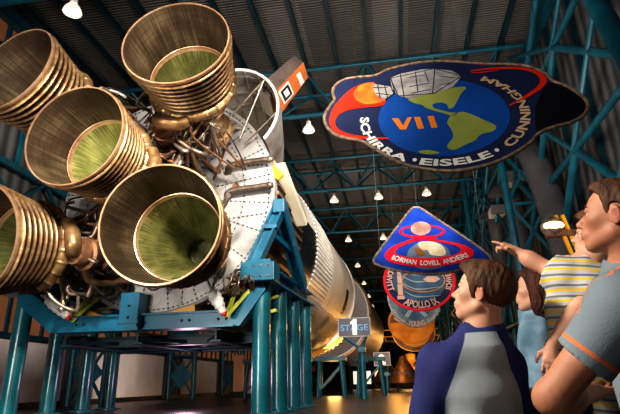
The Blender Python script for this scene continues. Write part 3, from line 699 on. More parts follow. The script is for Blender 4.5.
g0 = b.px(442.5, 116.5); ru = b.px(510, 113)[0] - g0[0]; rv = (b.px(452, 79)[1] - b.px(452, 156)[1]) / 2; g0 = (g0[0], (b.px(452, 79)[1] + b.px(452, 156)[1]) / 2)
gl = b.fill(ell(g0, ru, rv), 'globe', B['blue'], 1)
b.fill(smooth2([a(*p) for p in ((290, 155), (370, 138), (430, 122), (471, 120), (455, 142), (440, 170), (430, 185), (417, 188), (410, 175), (390, 169), (365, 175), (370, 186), (395, 194), (420, 200), (445, 204), (430, 212), (400, 203), (370, 195), (345, 186), (330, 176), (305, 170))], 4), 'continent', B['land'], 2, gl)
b.fill(smooth2([a(*p) for p in ((420, 215), (440, 203), (470, 200), (530, 225), (566, 243), (558, 260), (520, 270), (500, 290), (470, 303), (440, 318), (420, 318), (412, 305), (430, 280), (425, 255), (412, 235))], 4), 'continent', B['land'], 2, gl)
b.fill(smooth2([a(*p) for p in ((318, 326), (350, 320), (388, 329), (352, 334))], 4), 'continent', B['land'], 2, gl)
fl = b.fill(smooth2([a(*p) for p in ((215, 160), (205, 178), (150, 184), (100, 192), (66, 208), (54, 232), (66, 254), (105, 270), (160, 278), (220, 281), (220, 285), (155, 285), (95, 279), (55, 262), (36, 235), (42, 200), (65, 165), (100, 130), (140, 110), (180, 105), (178, 125), (190, 150))], 4), 'flame', B['red'], 2)
b.fill(smooth2([a(*p) for p in ((138, 113), (178, 107), (178, 130), (195, 155), (213, 162), (195, 170), (150, 174), (122, 160), (114, 138))], 4), 'flame_core', B['orange'], 3, fl)
sc = b.fill([a(*p) for p in ((230, 92), (262, 78), (330, 64), (370, 62), (425, 68), (458, 85), (430, 120), (370, 140), (290, 157), (255, 148), (236, 125))], 'spacecraft', B['silver'], 3)
b.fill([a(*p) for p in ((172, 118), (180, 110), (230, 119), (240, 140), (212, 160), (185, 147))], 'engine_bell', B['silver'], 3, sc)
for q in (((372, 62), (365, 141)), ((262, 78), (275, 155)), ((233, 94), (245, 138)), ((290, 90), (340, 82)), ((290, 120), (355, 108)), ((300, 140), (360, 128)), ((385, 85), (435, 92)), ((385, 115), (420, 108)), ((310, 72), (318, 135)), ((175, 122), (222, 122)), ((184, 140), (232, 146)), ((190, 112), (198, 155)), ((212, 115), (222, 155)),
          ((231, 93), (370, 62)), ((370, 62), (458, 85)), ((458, 85), (370, 141)), ((370, 141), (256, 149)), ((256, 149), (231, 93)), ((340, 72), (352, 104))):
    b.fill(stroke([a(*q[0]), a(*q[1])], .025, .025, .025), 'panel_line', B['line'], 4, sc)
b.fill(stroke([c(*p) for p in ((50, 69), (120, 61), (200, 60), (255, 72), (281, 95), (270, 120), (235, 145), (200, 165), (173, 179))], .05, .15, .04), 'orbit_loop', B['red'], 3)
b.fill(stroke([c(*p) for p in ((52, 75), (85, 73), (140, 66))], .02, .05, .03), 'orbit_loop', B['red'], 3)
def letters7(txt, p0, p1, m):
    th = lambda p: math.atan2((p[1] - g0[1]) / rv, (p[0] - g0[0]) / ru)
    t0, t1 = th(p0), th(p1)
    if t0 > PI * .5: t0 -= 2 * PI
    Ru, Rv = g0[0] - b.px(360.3, 118)[0], g0[1] - b.px(452, 166)[1]
    ht = .205
    vs, fs, w = glyphs(txt, 1, .035)
    hs = max(v[1] for v in vs)
    def pos(x, y, w): t = t0 + (t1 - t0) * x / w; k = y / hs * ht; return (g0[0] + (Ru - k) * math.cos(t), g0[1] + (Rv - k) * math.sin(t))
    b.words(txt, 'lettering', m, 3, pos, 1, .035)
elx = lambda p: ell(p, .045, .055, 20)
letters7('SCHIRRA', a(140, 216), a(290, 352), B['white'])
b.fill(elx(a(308, 352)), 'lettering', B['white'], 3)
letters7('EISELE', a(330, 360), c(122, 345), B['white'])
b.fill(elx(c(133, 321)), 'lettering', B['white'], 3)
letters7('CUNNINGHAM', c(152, 308), c(86, 84), B['tan'])
p = a(233, 254); q = a(383, 250); vs, fs, w = glyphs('VII', 1, .05, 1.45); hh = .40
dv = (q[1] - p[1])
b.words('VII', 'numeral', B['vii'], 3, lambda x, y, w: (p[0] + (q[0] - p[0]) * x / w - .12 * y / .7, p[1] + dv * x / w + y / .7 * hh), 1, .05) if False else None
# the three letters drawn as slanted bars
def bar(x0, y0, x1, y1, w):
    P0, P1 = a(x0, y0), a(x1, y1); return [(P0[0] - w / 2, P0[1]), (P0[0] + w / 2, P0[1]), (P1[0] + w / 2, P1[1]), (P1[0] - w / 2, P1[1])]
P = [a(*k) for k in ((235, 220), (256, 219), (271, 243), (285, 217), (299, 216), (281, 255), (262, 256))]
b.fill(P, 'numeral', B['vii'], 3)
for (x, y) in ((306, 216), (349, 213)): b.fill([a(*k) for k in ((x, y), (x + 19, y - 1), (x + 32, y + 36), (x + 13, y + 38))], 'numeral', B['vii'], 3)
b.cables((-2.2, 2.3), lambda u: 1.3 if u < 0 else 1.35)

# ---- the triangular banner with the red figure eight
b = Banner(atY(430, 245, 19), .46, 0, 'triangular blue banner with red figure eight and moon, behind the oval banner')
a = lambda x, y: b.px(368 + x / 4.769, 200 + y / 4.769)
out8 = smooth2([a(*p) for p in ((205, 45), (232, 36), (260, 45), (330, 92), (420, 151), (500, 205), (560, 250), (581, 273), (572, 290), (500, 314), (400, 343), (300, 354), (200, 347), (110, 330), (50, 312), (29, 298), (32, 275), (60, 235), (100, 180), (150, 115))], 5)
b.fill(out8, 'canvas', B['royal'], 0, h=-.03); b.edge(out8, .05, B['rope'])
def elp(x, y, rx, ry, n=72): return [a(x + rx * math.cos(2 * PI * k / n), y - ry * math.sin(2 * PI * k / n)) for k in range(n)]
e = b.fill(elp(290, 266, 104, 68), 'earth', B['earthsea'], 1)
b.fill(smooth2([a(*p) for p in ((238, 205), (275, 198), (320, 203), (355, 220), (372, 255), (350, 268), (300, 262), (284, 240), (262, 240), (248, 228))], 4), 'continent', B['earthland'], 2, e)
b.fill(smooth2([a(*p) for p in ((222, 232), (245, 230), (270, 250), (275, 268), (240, 266), (228, 250))], 4), 'continent', B['brown'], 2, e)
def ringpoly(outer, inner): return outer + [outer[0], inner[0]] + inner[::-1]
loop = [(235, 182), (180, 198), (120, 222), (85, 250), (82, 275), (110, 298), (180, 314), (270, 321), (350, 316), (430, 303), (485, 282), (505, 255), (490, 232), (440, 210), (370, 197), (300, 188)]
hole = [(250, 192), (200, 207), (155, 225), (131, 245), (140, 262), (185, 272), (260, 277), (340, 274), (410, 263), (442, 243), (432, 226), (390, 212), (330, 200), (290, 195)]
L = smooth2([a(*p) for p in loop], 5); H = smooth2([a(*p) for p in hole], 5)
def strip(o, i, lift, name, m, par=None):
    n = min(len(o), len(i)); mb = MB(); z = lift * .006; k = 160
    O = [o[int(q * len(o) / k) % len(o)] for q in range(k)]; I = [i[int(q * len(i) / k) % len(i)] for q in range(k)]
    mb.add([b.fr(*p, z + .004) for p in O + I], [(q, (q + 1) % k, k + (q + 1) % k, k + q) for q in range(k)]); return mb.build(name, m, par or b.t)
strip(L, H, 3, 'figure_eight', B['crimson'])
strip(elp(258, 152, 110, 33, 96), elp(258, 151, 96, 24, 96), 3, 'figure_eight', B['crimson'])
b.fill([a(*p) for p in ((222, 176), (250, 172), (320, 178), (335, 196), (270, 192), (200, 200))], 'figure_eight', B['crimson'], 3)
b.fill(elp(252, 138, 48, 33), 'moon', B['moon'], 4)
A8 = smooth2([a(*p) for p in ((112, 285), (170, 301), (230, 310), (292, 314), (350, 309), (410, 297), (482, 272))], 16, False)
def pos8(x, y, w):
    f = x / w * (len(A8) - 1); i = min(int(f), len(A8) - 2); t = f - i; p = Vector(A8[i]).lerp(Vector(A8[i + 1]), t); d = (Vector(A8[i + 1]) - Vector(A8[i])).normalized(); nn = Vector((-d.y, d.x))
    return tuple(p + nn * y * .31)
b.words('BORMAN  LOVELL  ANDERS', 'lettering', B['white'], 5, pos8, 1, .03)
b.cables((-.3,), lambda u: 2.2); b.cables((-1.9, 1.9), lambda u: -.4)

# ---- the round banner lettered APOLLO IX, then the shield, then the amber-lit ones
def round_banner(px, py, Y, W, label, base, rim, draw, tilt=.40, outline=None):
    global b
    b = Banner(atY(px, py, Y), tilt, 0, label); R = W / 2
    o = outline(R) if outline else ell((0, 0), R, R)
    b.fill(o, 'canvas', base, 0, h=-.03); b.edge(o, .05, rim)
    draw(R); b.cables((-R * .6, R * .6), lambda u: R * .75)
    return b
def arc_words(txt, R, a0, a1, m, size, outward=False, par=None, lift=3):
    hs = .72
    def pos(x, y, w):
        t = a0 + (a1 - a0) * x / w; k = y * size / hs; r = R + (k if outward else -k); return (r * math.cos(t), r * math.sin(t))
    b.words(txt, 'lettering', m, lift, pos, 1, .03)
def d9(R):
    strip(ell((0, 0), R * .99, R * .99, 160), ell((0, 0), R * .94, R * .94, 160), 1, 'rim_band', B['crimson'])
    b.fill(ell((0, 0), R * .74, R * .74), 'inner_field', B['teal9'], 1)
    for k in range(4): b.fill(stroke([(-R * .6 + k * .1, R * (.55 - .3 * k)), (-R * .1, R * (.2 - .25 * k)), (R * .55, R * (.3 - .28 * k))], .02, .09, .02), 'cloud_streak', B['pale'], 2)
    strip(ell((R * .12, -R * .02), R * .62, R * .40, 160), ell((R * .12, -R * .02), R * .59, R * .37, 160), 3, 'orbit_loop', B['bronze'])
    b.fill([(R * x, R * y) for x, y in ((-.05, .55), (.25, .62), (.38, .45), (.30, .33), (0, .36))], 'lunar_module', B['pink'], 4)
    b.fill([(R * x, R * y) for x, y in ((.12, .02), (.25, .12), (.52, .10), (.60, .0), (.45, -.10), (.22, -.08))], 'command_module', B['pink'], 4)
    m = B['pink']
    for (y0, y1, w) in ((-.62, -.5, .20), (-.48, -.1, .14), (-.08, .2, .12), (.22, .4, .10), (.4, .55, .05)): b.fill([(R * (-.55 - w / 2), R * y0), (R * (-.55 + w / 2), R * y0), (R * (-.55 + w / 2), R * y1), (R * (-.55 - w / 2), R * y1)], 'launch_vehicle', m, 4)
    arc_words('APOLLO IX', R * .92, -2.15, -1.0, B['pink'], .42); arc_words('McDIVITT', R * .92, -3.9, -2.75, B['pink'], .30); arc_words('SCHWEICKART', R * .92, -.45, .85, B['pink'], .30)
    arc_words('SCOTT', R * .76, 2.0, 1.14, B['pink'], .30, True)
round_banner(375 + 182 / 4.144, 262 + 76 / 4.144, 27.5, 3.75, 'round slate banner lettered APOLLO IX, partly hidden by the triangular banner', B['navy'], B['crimson'], d9, .42)
def shield(R): return smooth2([(-R, R * .55), (-R * .5, R * .72), (0, R * .78), (R * .5, R * .72), (R, R * .55), (R * .96, -.1 * R), (R * .7, -.6 * R), (R * .3, -R * .92), (0, -R), (-R * .3, -R * .92), (-R * .7, -.6 * R), (-R * .96, -.1 * R)], 5)
def d10(R):
    b.fill([(x * .72, y * .72) for x, y in shield(R)], 'inner_field', B['teal9'], 1)
    for s in (-1, 1): b.fill(stroke([(-s * R * .38, -R * .55), (s * R * .38, R * .5)], .28, .28, .28), 'numeral', B['pale'], 2 + (s > 0) * .5)
    b.fill(ell((R * .42, -R * .1), R * .12, R * .12), 'moon', B['bronze'], 3)
    arc_words('YOUNG', R * .96, -1.95, -1.2, B['pink'], .34); arc_words('CERNAN', R * .98, -2.9, -2.1, B['silver'], .30); arc_words('STAFFORD', R * .98, -1.1, -.25, B['silver'], .30)
round_banner(375 + 165 / 4.144, 262 + 175 / 4.144, 35.5, 3.5, 'slate shield banner with big X, just below the round lettered one', B['slate'], B['silver'], d10, .42, shield)
def d11(R):
    b.fill(ell((0, 0), R * .92, R * .92), 'inner_field', B['brown'], 1)
    b.fill(ell((0, 0), R * .92, R * .92, 40, PI, 2 * PI) + [(R * .92, 0)], 'lunar_ground', B['bronze'], 2)
    b.fill(smooth2([(R * x, R * y) for x, y in ((-.75, .25), (-.3, .42), (0, .38), (.3, .42), (.75, .3), (.5, .05), (.15, .0), (.05, -.25), (-.12, -.2), (-.15, .02), (-.5, .02))], 3), 'spread_bird', B['tan'], 3)
    b.fill(ell((-R * .5, R * .6), R * .13, R * .13), 'small_globe', B['blue'], 3)
round_banner(375 + 150 / 4.144, 262 + 250 / 4.144, 44, 3.8, 'amber-lit round banner hanging below the slate shield banner', B['bronze'], B['bronze'], d11, .42)  # amber light put into the brown and bronze cloth colours
def d12(R):
    b.fill(ell((0, 0), R * .78, R * .78), 'inner_field', B['bronze'], 1)
    b.fill(smooth2([(R * x, R * y) for x, y in ((-.5, -.2), (.1, .35), (.5, .4), (.3, .1), (0, -.35))], 3), 'sailing_ship', B['tan'], 2)
round_banner(375 + 160 / 4.144, 262 + 290 / 4.144, 53, 4.2, 'lowest amber-lit round banner of the hanging row, far down the hall', B['brown'], B['bronze'], d12, .42)  # cloth colours carry the amber light here as well
# ================================================================== DUCTS, SIGNS AND FAR EXHIBITS
def duct(pts, r, label, px=True):
    P = [atX(x, y, X) for x, y, X in pts]
    t = thing('air_duct', P[-1], label, 'duct', 'grey air ducts')
    m = MB().tube(catmull(P, 8), r, 20); m.build('duct_pipe', M['duct'], t, 50)
    for k in range(1, 5):
        q = P[-1].lerp(P[-2], k / 5); d = (P[-2] - P[-1]).normalized()
        MB().tube([q - d * .06, q + d * .06], r + .04, 20).build('duct_collar', M['duct'], t, 40)
    return t
duct([(505, 148, 9.9), (522, 146, 9.5), (534, 160, 9.2), (546, 190, 9.2), (562, 235, 9.2), (585, 300, 9.2)], .78, 'widest grey round duct, bending over above the pointing hand')
duct([(494, 196, 9.9), (502, 190, 9.5), (511, 196, 9.3), (517, 220, 9.3), (523, 250, 9.3), (533, 300, 9.3)], .62, 'middle grey elbow duct right above the pointing hand')
duct([(484, 220, 9.9), (490, 214, 9.5), (495, 222, 9.3), (499, 245, 9.3), (508, 300, 9.3)], .60, 'narrow grey elbow duct beside the triangular banner')
for (x, y, X, lab) in ((513, 180, 9.3, 'pale duct bracket above the middle elbow duct'), (497, 212, 9.3, 'pale duct bracket above the narrow elbow duct')):
    c0 = atX(x, y, X); t = thing('duct_bracket', c0, lab, 'bracket', 'pale duct brackets')
    MB().box(c0, (1.2, 1.6, .7), None, 0, .05).build('bracket_box', M['white'], t)
    MB().box(c0 + Vector((0, -.85, -.05)), (1.3, .12, .8)).box(c0 + Vector((.9, 0, -.1)), (1.0, .3, .3)).build('bracket_flange', M['hatch'], t)
# amber floodlight on a yellow frame
c0 = atX(553, 226, 7.5)
t = thing('floodlight', c0, 'glowing amber floodlight on a yellow frame above the woman', 'lamp')
MB().lathe([(.02, -.2), (.30, -.2), (.50, .12), (.52, .16), (.48, .16), (.28, -.15), (.02, -.15)], 20, c0).build('lamp_shade', M['steel'], t, 40)
lens = MB().ball(c0 + Vector((0, -.1, 0)), .40, 16, 0, (1.15, .5, .5)).build('lens', mat('flood_lens', (1, .7, .3), .3, emit=9, ecol=(1, .50, .14)), t, 60)
for dx in (.55, .85): MB().beam(c0 + Vector((dx - .3, .2, .55)), c0 + Vector((dx + .15, .2, -1.6)), .14, .14).build('frame_bar', M['yellow'], t)
MB().beam(c0 + Vector((-.3, .2, -.35)), c0 + Vector((.95, .2, -.35)), .45, .26).beam(c0 + Vector((.6, .3, -.4)), Vector((9.2, c0.y + .3, c0.z - .4)), .16).build('mounting_plate', M['rust'], t)
c0 = atX(525, 266, 8.4)
t = thing('floodlight', c0, 'small glowing amber floodlight behind the boy and the woman', 'lamp')
MB().ball(c0, .3, 12, 0, (1, .6, .6)).build('lens', M['amber'], t, 60); MB().beam(c0 + Vector((.2, .1, .3)), c0 + Vector((.25, .1, -2)), .14, .14).build('frame_bar', M['yellow'], t)

# stage sign on its post
SG = mat('sign_slate', (.075, .07, .10), .45, 0, (.05, .05, .075), 1., emit=.04, ecol=(.4, .4, .5))
def sign(Y, x0, y0, x1, y1, label, big, small, postx):
    c0 = atY((x0 + x1) / 2, (y0 + y1) / 2, Y); w = abs(atY(x1, y0, Y).x - atY(x0, y0, Y).x); h = abs(atY(x0, y0, Y).z - atY(x0, y1, Y).z) * .93
    bx = atY(postx, 390, Y).x
    t = thing('stage_sign', (bx, Y, 0), label, 'sign')
    MB().box(c0, (w, .1, h), None, 0, .02).build('sign_board', SG, t)
    m = MB(); 
    for z in (-1, 1): m.beam(c0 + Vector((-w / 2, -.02, z * h / 2)), c0 + Vector((w / 2, -.02, z * h / 2)), .12, .06)
    for x in (-1, 1): m.beam(c0 + Vector((x * w / 2, -.02, -h / 2)), c0 + Vector((x * w / 2, -.02, h / 2)), .12, .06)
    m.build('sign_frame', M['hatch'], t)
    def put(txt, size, dx, dz, m, lift, nm, wid=None, bold=.01):
        vs, fs, ww = glyphs(txt, size, bold); k = (wid / ww) if wid else 1; hh = max(v[1] for v in vs)
        MB().add([(c0.x + dx + (x - ww / 2) * k, c0.y - .06 - lift, c0.z + dz + y - hh / 2) for x, y in vs], fs).build(nm, m, t)
    if small: put(small, .62, 0, -.02, mat('sign_blue', (.10, .30, .55), .4, emit=.25, ecol=(.1, .35, .7)), .005, 'lettering', w * .86)
    if big == '1':
        q = [(-.10, -.42), (.14, -.42), (.14, .44), (-.03, .44), (-.20, .28), (-.20, .14), (-.10, .20)]
        MB().prism([(u * h * 1.05, v * h) for u, v in q], .01, lambda u, v, k: Vector((c0.x + u, c0.y - .072 - k, c0.z + v))).build('numeral', mat('sign_numeral', (.8, .74, .68), .4, emit=.45, ecol=(1, .85, .75)), t)
    else: put(big, h * .95, 0, 0, mat('sign_numeral', (.8, .78, .7), .4, emit=.5, ecol=(1, .9, .7)), .012, 'numeral', None, .07)
    zt = c0.z - h / 2
    MB().tube([(bx, Y, 0), (bx, Y, zt - .9)], .24, 14).build('post', M['teal'], t, 40)
    for s in (-.8, .8): MB().tube([(bx, Y, zt - .95), (c0.x + s * w * .45, Y + .05, zt)], .10, 8).build('arm', M['teal'], t, 40)
    MB().box((bx, Y, zt - .95), (.55, .5, .4), None, 0, .03).build('collar', M['teal'], t)
    return t
sign(38., 338.5, 317.5, 370, 337, 'slate sign reading STAGE with a big pale 1, on a teal post', '1', 'STAGE', 364)
sign(62., 374, 352, 390, 366, 'small dim slate sign with numeral 2, below the amber banners', '2', None, 388)
# second rocket stage beyond the first, with its own small engines
s2 = thing('second_stage', RW((0, 44, 0)), 'second rocket stage further down the hall, dim beyond the amber ring', 'rocket', rot=(RP, 0, -RY))
def p2(mb, n, m, sm=40): return mb.build(n, m, s2, sm, False)
p2(MB().lathe([(.01, 2), (3.0, 1.6), (4.9, 0), (5.04, 0), (5.04, 22), (3.5, 26), (.01, 27)], 72), 'tank_skin', M['hatch'])
p2(MB().torus((0, .2, 0), 5.1, .22, 72, 8), 'end_ring', M['rust'])
for (x, z) in ((0, 0), (1.8, 1.8), (-1.8, 1.8), (1.8, -1.8), (-1.8, -1.8)): p2(MB().lathe([(1.0, -2.2), (.85, -1.6), (.6, -.8), (.35, 0), (.35, 1.4)], 24, (x, 0, z)), 'engine_nozzle', M['rust'])
# trestles under the front end of the first stage and under the second
def trestle(x, y, h, label, g):
    t = thing('trestle', (x, y, 0), label, 'stand', g)
    for (dx, dy) in ((-1.1, -.6), (1.1, -.6), (-1.1, .6), (1.1, .6)): MB().tube([(x + dx, y + dy, 0), (x + dx * .8, y + dy, h)], .16, 10).build('leg', M['teal'], t, 40)
    MB().beam((x - 1.3, y, h), (x + 1.3, y, h), 1.5, .3).build('top_beam', M['teal'], t)
    for s in (-1, 1): MB().beam((x - 1.05, y + s * .6, .5), (x + 1.0, y + s * .6, h - .4), .12).build('brace', M['teal'], t)
    return t
for k, (x, y) in enumerate(((-8.6, 44.), (-5.6, 44.), (-2.4, 45.5), (-11.8, 44.))):
    trestle(x, y, 3.0, ('teal trestle under the amber front ring of the rocket, %s' % ['in the middle of the row', 'second from the stage sign', 'closest to the stage sign', 'furthest from the stage sign'][k]), 'trestles under the rocket front ring')
# a few amber-lit exhibits on the floor of the far hall
def capsule(x, y, s, label):
    t = thing('space_capsule', (x, y, 0), label, 'capsule')
    R = Matrix.Translation((x, y, .9 * s)) @ Matrix.Rotation(PI / 2, 4, 'X')
    MB().lathe([(.02, 2.9 * s), (.35 * s, 2.85 * s), (.45 * s, 2.5 * s), (1.85 * s, .25 * s), (1.95 * s, 0), (1.6 * s, -.25 * s), (.02, -.4 * s)], 32).build('capsule_shell', M['rust'], t, 40, False).matrix_basis = Matrix.Translation((0, 0, .9 * s)) @ Matrix.Rotation(PI / 2, 4, 'X')
    for k in range(3): a = k * 2 * PI / 3; MB().beam((x + 1.5 * s * math.cos(a), y + 1.5 * s * math.sin(a), 0), (x + 1.2 * s * math.cos(a), y + 1.2 * s * math.sin(a), .75 * s), .15).build('stand_leg', M['teal'], t)
    for k in (-.5, .5): MB().box((x + k, y - 1.35 * s, 1.9 * s), (.4, .1, .35)).build('hatch_window', M['black'], t)
capsule(.6, 66, 1.1, 'amber-lit conical space capsule on the floor far down the hall')
capsule(-1.9, 84, 1.2, 'smaller amber-lit conical space capsule further back beside the second stage')
def case(x, y, w, h, label, m):
    t = thing('display_case', (x, y, 0), label, 'display case', 'far display cases')
    MB().box((x, y, .45), (w, 1., .9), None, 0, .02).build('plinth', M['dark'], t)
    MB().box((x, y, .9 + h / 2), (w * .92, .8, h)).build('lit_panel', m, t)
    MB().box((x, y, .95 + h), (w, 1., .12)).build('top', M['teal_dark'], t)
    for s in (-1, 1): MB().beam((x + s * w * .48, y - .45, .9), (x + s * w * .48, y - .45, .9 + h), .08).build('corner_post', M['teal_dark'], t)
wl2 = mat('case_light', (.9, .6, .3), .4, emit=1.1, ecol=(1, .62, .25)); wl3 = mat('case_white', (.9, .85, .8), .4, emit=.9, ecol=(1, .85, .7))
for k, (x, y, w, h, m) in enumerate(((-3.0, 100, 3.2, 2.4, wl2), (1.6, 92, 2.6, 2.0, wl2), (4.6, 104, 3.0, 2.8, wl3), (-6.6, 96, 3.4, 2.2, wl3), (6.4, 84, 2.4, 2.4, wl2))):
    case(x, y, w, h, 'lit display case far down the hall, %s' % ['beneath the amber banners', 'next to the conical capsule', 'pale and tall beyond the boy', 'pale, seen between the teal trestles', 'behind the boy near the duct wall'][k], m)
# dim display stand under the cradle with a lettered board
t = thing('display_board', (-12.3, 44, 0), 'dim white display board on the floor beyond the cradle, seen beneath the cross beam', 'display board')
MB().box((-12.3, 44, 1.4), (1.4, .3, 2.0), None, 0, .02).build('board', M['white_panel'], t); MB().box((-12.3, 44, .2), (1.6, .8, .4)).build('base', M['dark'], t)
t = thing('display_board', (-15.5, 50, 0), 'brown display board standing between the lattice columns, beneath the cross beam', 'display board')
MB().box((-15.5, 50, 2.2), (1.0, .3, 3.4), None, 0, .02).build('board', M['brown_pane'], t); MB().box((-15.5, 50, .25), (1.6, .8, .5)).build('base', M['dark'], t)

# amber walkway bridge across the far hall
t = thing('walkway_bridge', (0, 116, 0), 'amber-lit walkway bridge crossing the far end of the hall beneath the hanging banners', 'bridge')
MB().box((-1, 116, 9.6), (20, 1.6, .3)).build('deck', M['rust'], t)
for z in (10.6, 12.0): MB().tube([(-11, 115.3, z), (9, 115.3, z)], .12, 8).build('rail', M['amber'], t, 40)
for k in range(10): MB().beam((-11 + 2.2 * k, 115.3, 9.7), (-11 + 2.2 * k + (1.1 if k % 2 else -1.1), 115.3, 12.0), .16).build('rail_brace', M['amber'], t)
for x in (-10.5, -3.5, 3.0, 8.8): MB().beam((x, 116, 0), (x, 116, 9.5), .5).build('pier', M['teal_dark'], t)
for k, (x, y, sc, lab) in enumerate(((-2.6, 108, 1.3, 'amber-lit engine bell on the floor under the walkway bridge, beside the stage sign'), (2.6, 112, 1.5, 'amber-lit engine bell on the floor under the walkway bridge, behind the boy'))):
    t = thing('engine_exhibit', (x, y, 0), lab, 'engine', 'far engine exhibits')
    MB().lathe([(1.6 * sc, .6), (1.3 * sc, 1.6 * sc), (.8 * sc, 2.6 * sc), (.4 * sc, 3.2 * sc), (.7 * sc, 3.4 * sc), (.7 * sc, 4.4 * sc), (.1, 4.6 * sc)], 28).build('bell', M['amber'], t, 50, False).matrix_basis = Matrix.Rotation(PI / 2, 4, 'X')
    for a in (0, 2.1, 4.2): MB().beam((x + 1.5 * sc * math.cos(a), y + 1.5 * sc * math.sin(a), 0), (x + 1.4 * sc * math.cos(a), y + 1.4 * sc * math.sin(a), .9), .2).build('stand_leg', M['teal'], t)
    MB().torus((x, y, 2.9 * sc), .8 * sc, .18 * sc, 28, 8, axis='Z').build('ring_pipe', M['rust'], t, 50)
# ================================================================== PEOPLE  (distance fields turned into one continuous skin)
def atD(px, py, D): return np.array(CAM + ray(px, py) * D)
def unit(v): v = np.array(v, float); return v / np.linalg.norm(v)
def axis_pts(lo, hi, coarse, fine):
    """grid lines: coarse, but close together inside the given intervals (a, b, step)"""
    out = [lo]
    while out[-1] < hi:
        x = out[-1]; st = coarse
        for a, b, s in fine:
            if a - coarse * .5 <= x <= b: st = min(st, s)
        out.append(x + st)
    return np.array(out, np.float32)
class Field:
    def __init__(s, lo, hi, coarse=.012, fine=()):
        s.ax = [axis_pts(lo[i], hi[i], coarse, [(b[0][i], b[1][i], b[2]) for b in fine]) for i in range(3)]
        s.f = np.full([len(a) for a in s.ax], .5, np.float32)
    def sub(s, lo, hi):
        sl = tuple(slice(max(0, int(np.searchsorted(s.ax[i], lo[i])) - 1), int(np.searchsorted(s.ax[i], hi[i])) + 1) for i in range(3))
        X = s.ax[0][sl[0]][:, None, None]; Y = s.ax[1][sl[1]][None, :, None]; Z = s.ax[2][sl[2]][None, None, :]
        return sl, X, Y, Z
    def mix(s, sl, d, k, op='u'):
        f = s.f[sl]
        if op == 'u': h = np.maximum(k - np.abs(f - d), 0) / k; s.f[sl] = np.minimum(f, d) - h * h * k * .25
        else: d = -d; h = np.maximum(k - np.abs(f - d), 0) / k; s.f[sl] = np.maximum(f, d) + h * h * k * .25
    def cone(s, a, b, ra, rb, k=.03, op='u', cut=None, flat=1., fdir=None):
        """tapered limb; cut: flat end at b; flat/fdir: squashed along a direction"""
        a = np.array(a, float); b = np.array(b, float); m = max(ra, rb) * 1.3 + k + .03
        sl, X, Y, Z = s.sub(np.minimum(a, b) - m, np.maximum(a, b) + m); d = b - a; L2 = d @ d + 1e-12
        px, py, pz = X - a[0], Y - a[1], Z - a[2]
        t = np.clip((px * d[0] + py * d[1] + pz * d[2]) / L2, 0, 1)
        qx, qy, qz = px - t * d[0], py - t * d[1], pz - t * d[2]
        if fdir is not None:
            n = unit(fdir); q = (qx * n[0] + qy * n[1] + qz * n[2]) * (1 / flat - 1); qx = qx + q * n[0]; qy = qy + q * n[1]; qz = qz + q * n[2]
        v = np.sqrt(qx * qx + qy * qy + qz * qz) - (ra + (rb - ra) * t)
        if cut: u = d / math.sqrt(L2); v = np.maximum(v, (X - b[0]) * u[0] + (Y - b[1]) * u[1] + (Z - b[2]) * u[2])
        s.mix(sl, v, k, op)
    def ell(s, c, r, R=None, k=.03, op='u'):
        c = np.array(c, float); R = np.eye(3) if R is None else R; m = max(r) + k + .03
        sl, X, Y, Z = s.sub(c - m, c + m); p = [X - c[0], Y - c[1], Z - c[2]]
        q = [(R[0, i] * p[0] + R[1, i] * p[1] + R[2, i] * p[2]) / r[i] for i in range(3)]
        k0 = np.sqrt(q[0] ** 2 + q[1] ** 2 + q[2] ** 2); k1 = np.sqrt((q[0] / r[0]) ** 2 + (q[1] / r[1]) ** 2 + (q[2] / r[2]) ** 2) + 1e-9
        s.mix(sl, k0 * (k0 - 1) / k1, k, op)
    def halfspace(s, p, n, k=.004):
        """keep the side n points away from"""
        n = unit(n); d = (s.ax[0][:, None, None] - p[0]) * n[0] + (s.ax[1][None, :, None] - p[1]) * n[1] + (s.ax[2][None, None, :] - p[2]) * n[2]
        s.f = np.maximum(s.f, d)
    def wrinkle(s, amp, sc, seed=0, stretch=(1, 1, 1)):
        g = np.random.RandomState(seed); X, Y, Z = s.ax[0][:, None, None] * stretch[0], s.ax[1][None, :, None] * stretch[1], s.ax[2][None, None, :] * stretch[2]
        for i in range(5):
            w = g.randn(3) * sc; s.f = s.f + np.float32(amp / 2.2) * np.sin(w[0] * X + w[1] * Y + w[2] * Z + g.rand() * 6 + 1.3 * np.sin(w[1] * .6 * X - w[2] * .5 * Y + w[0] * .7 * Z))
    def mesh(s, name, mats, tone=None):
        f = s.f; n = f.shape; ins = f < 0; ax = s.ax
        c = [ins[i:n[0] - 1 + i, j:n[1] - 1 + j, k:n[2] - 1 + k] for i in (0, 1) for j in (0, 1) for k in (0, 1)]
        any_ = c[0].copy(); all_ = c[0].copy()
        for q in c[1:]: any_ |= q; all_ &= q
        act = any_ & ~all_; I, J, K = np.nonzero(act); idx = np.full(act.shape, -1, np.int64); idx[I, J, K] = np.arange(len(I))
        P = np.zeros((len(I), 3)); N = np.zeros(len(I))
        corners = [(i, j, k) for i in (0, 1) for j in (0, 1) for k in (0, 1)]
        for a in corners:
            for b in corners:
                if sum(b) - sum(a) != 1 or any(b[q] < a[q] for q in range(3)): continue
                fa = f[I + a[0], J + a[1], K + a[2]]; fb = f[I + b[0], J + b[1], K + b[2]]; m = (fa < 0) != (fb < 0)
                t = np.where(m, fa / np.where(fa - fb == 0, 1, fa - fb), 0)
                pa = np.stack([ax[0][I + a[0]], ax[1][J + a[1]], ax[2][K + a[2]]], 1); pb = np.stack([ax[0][I + b[0]], ax[1][J + b[1]], ax[2][K + b[2]]], 1)
                P += np.where(m[:, None], pa + (pb - pa) * t[:, None], 0); N += m
        P /= N[:, None]; quads = []
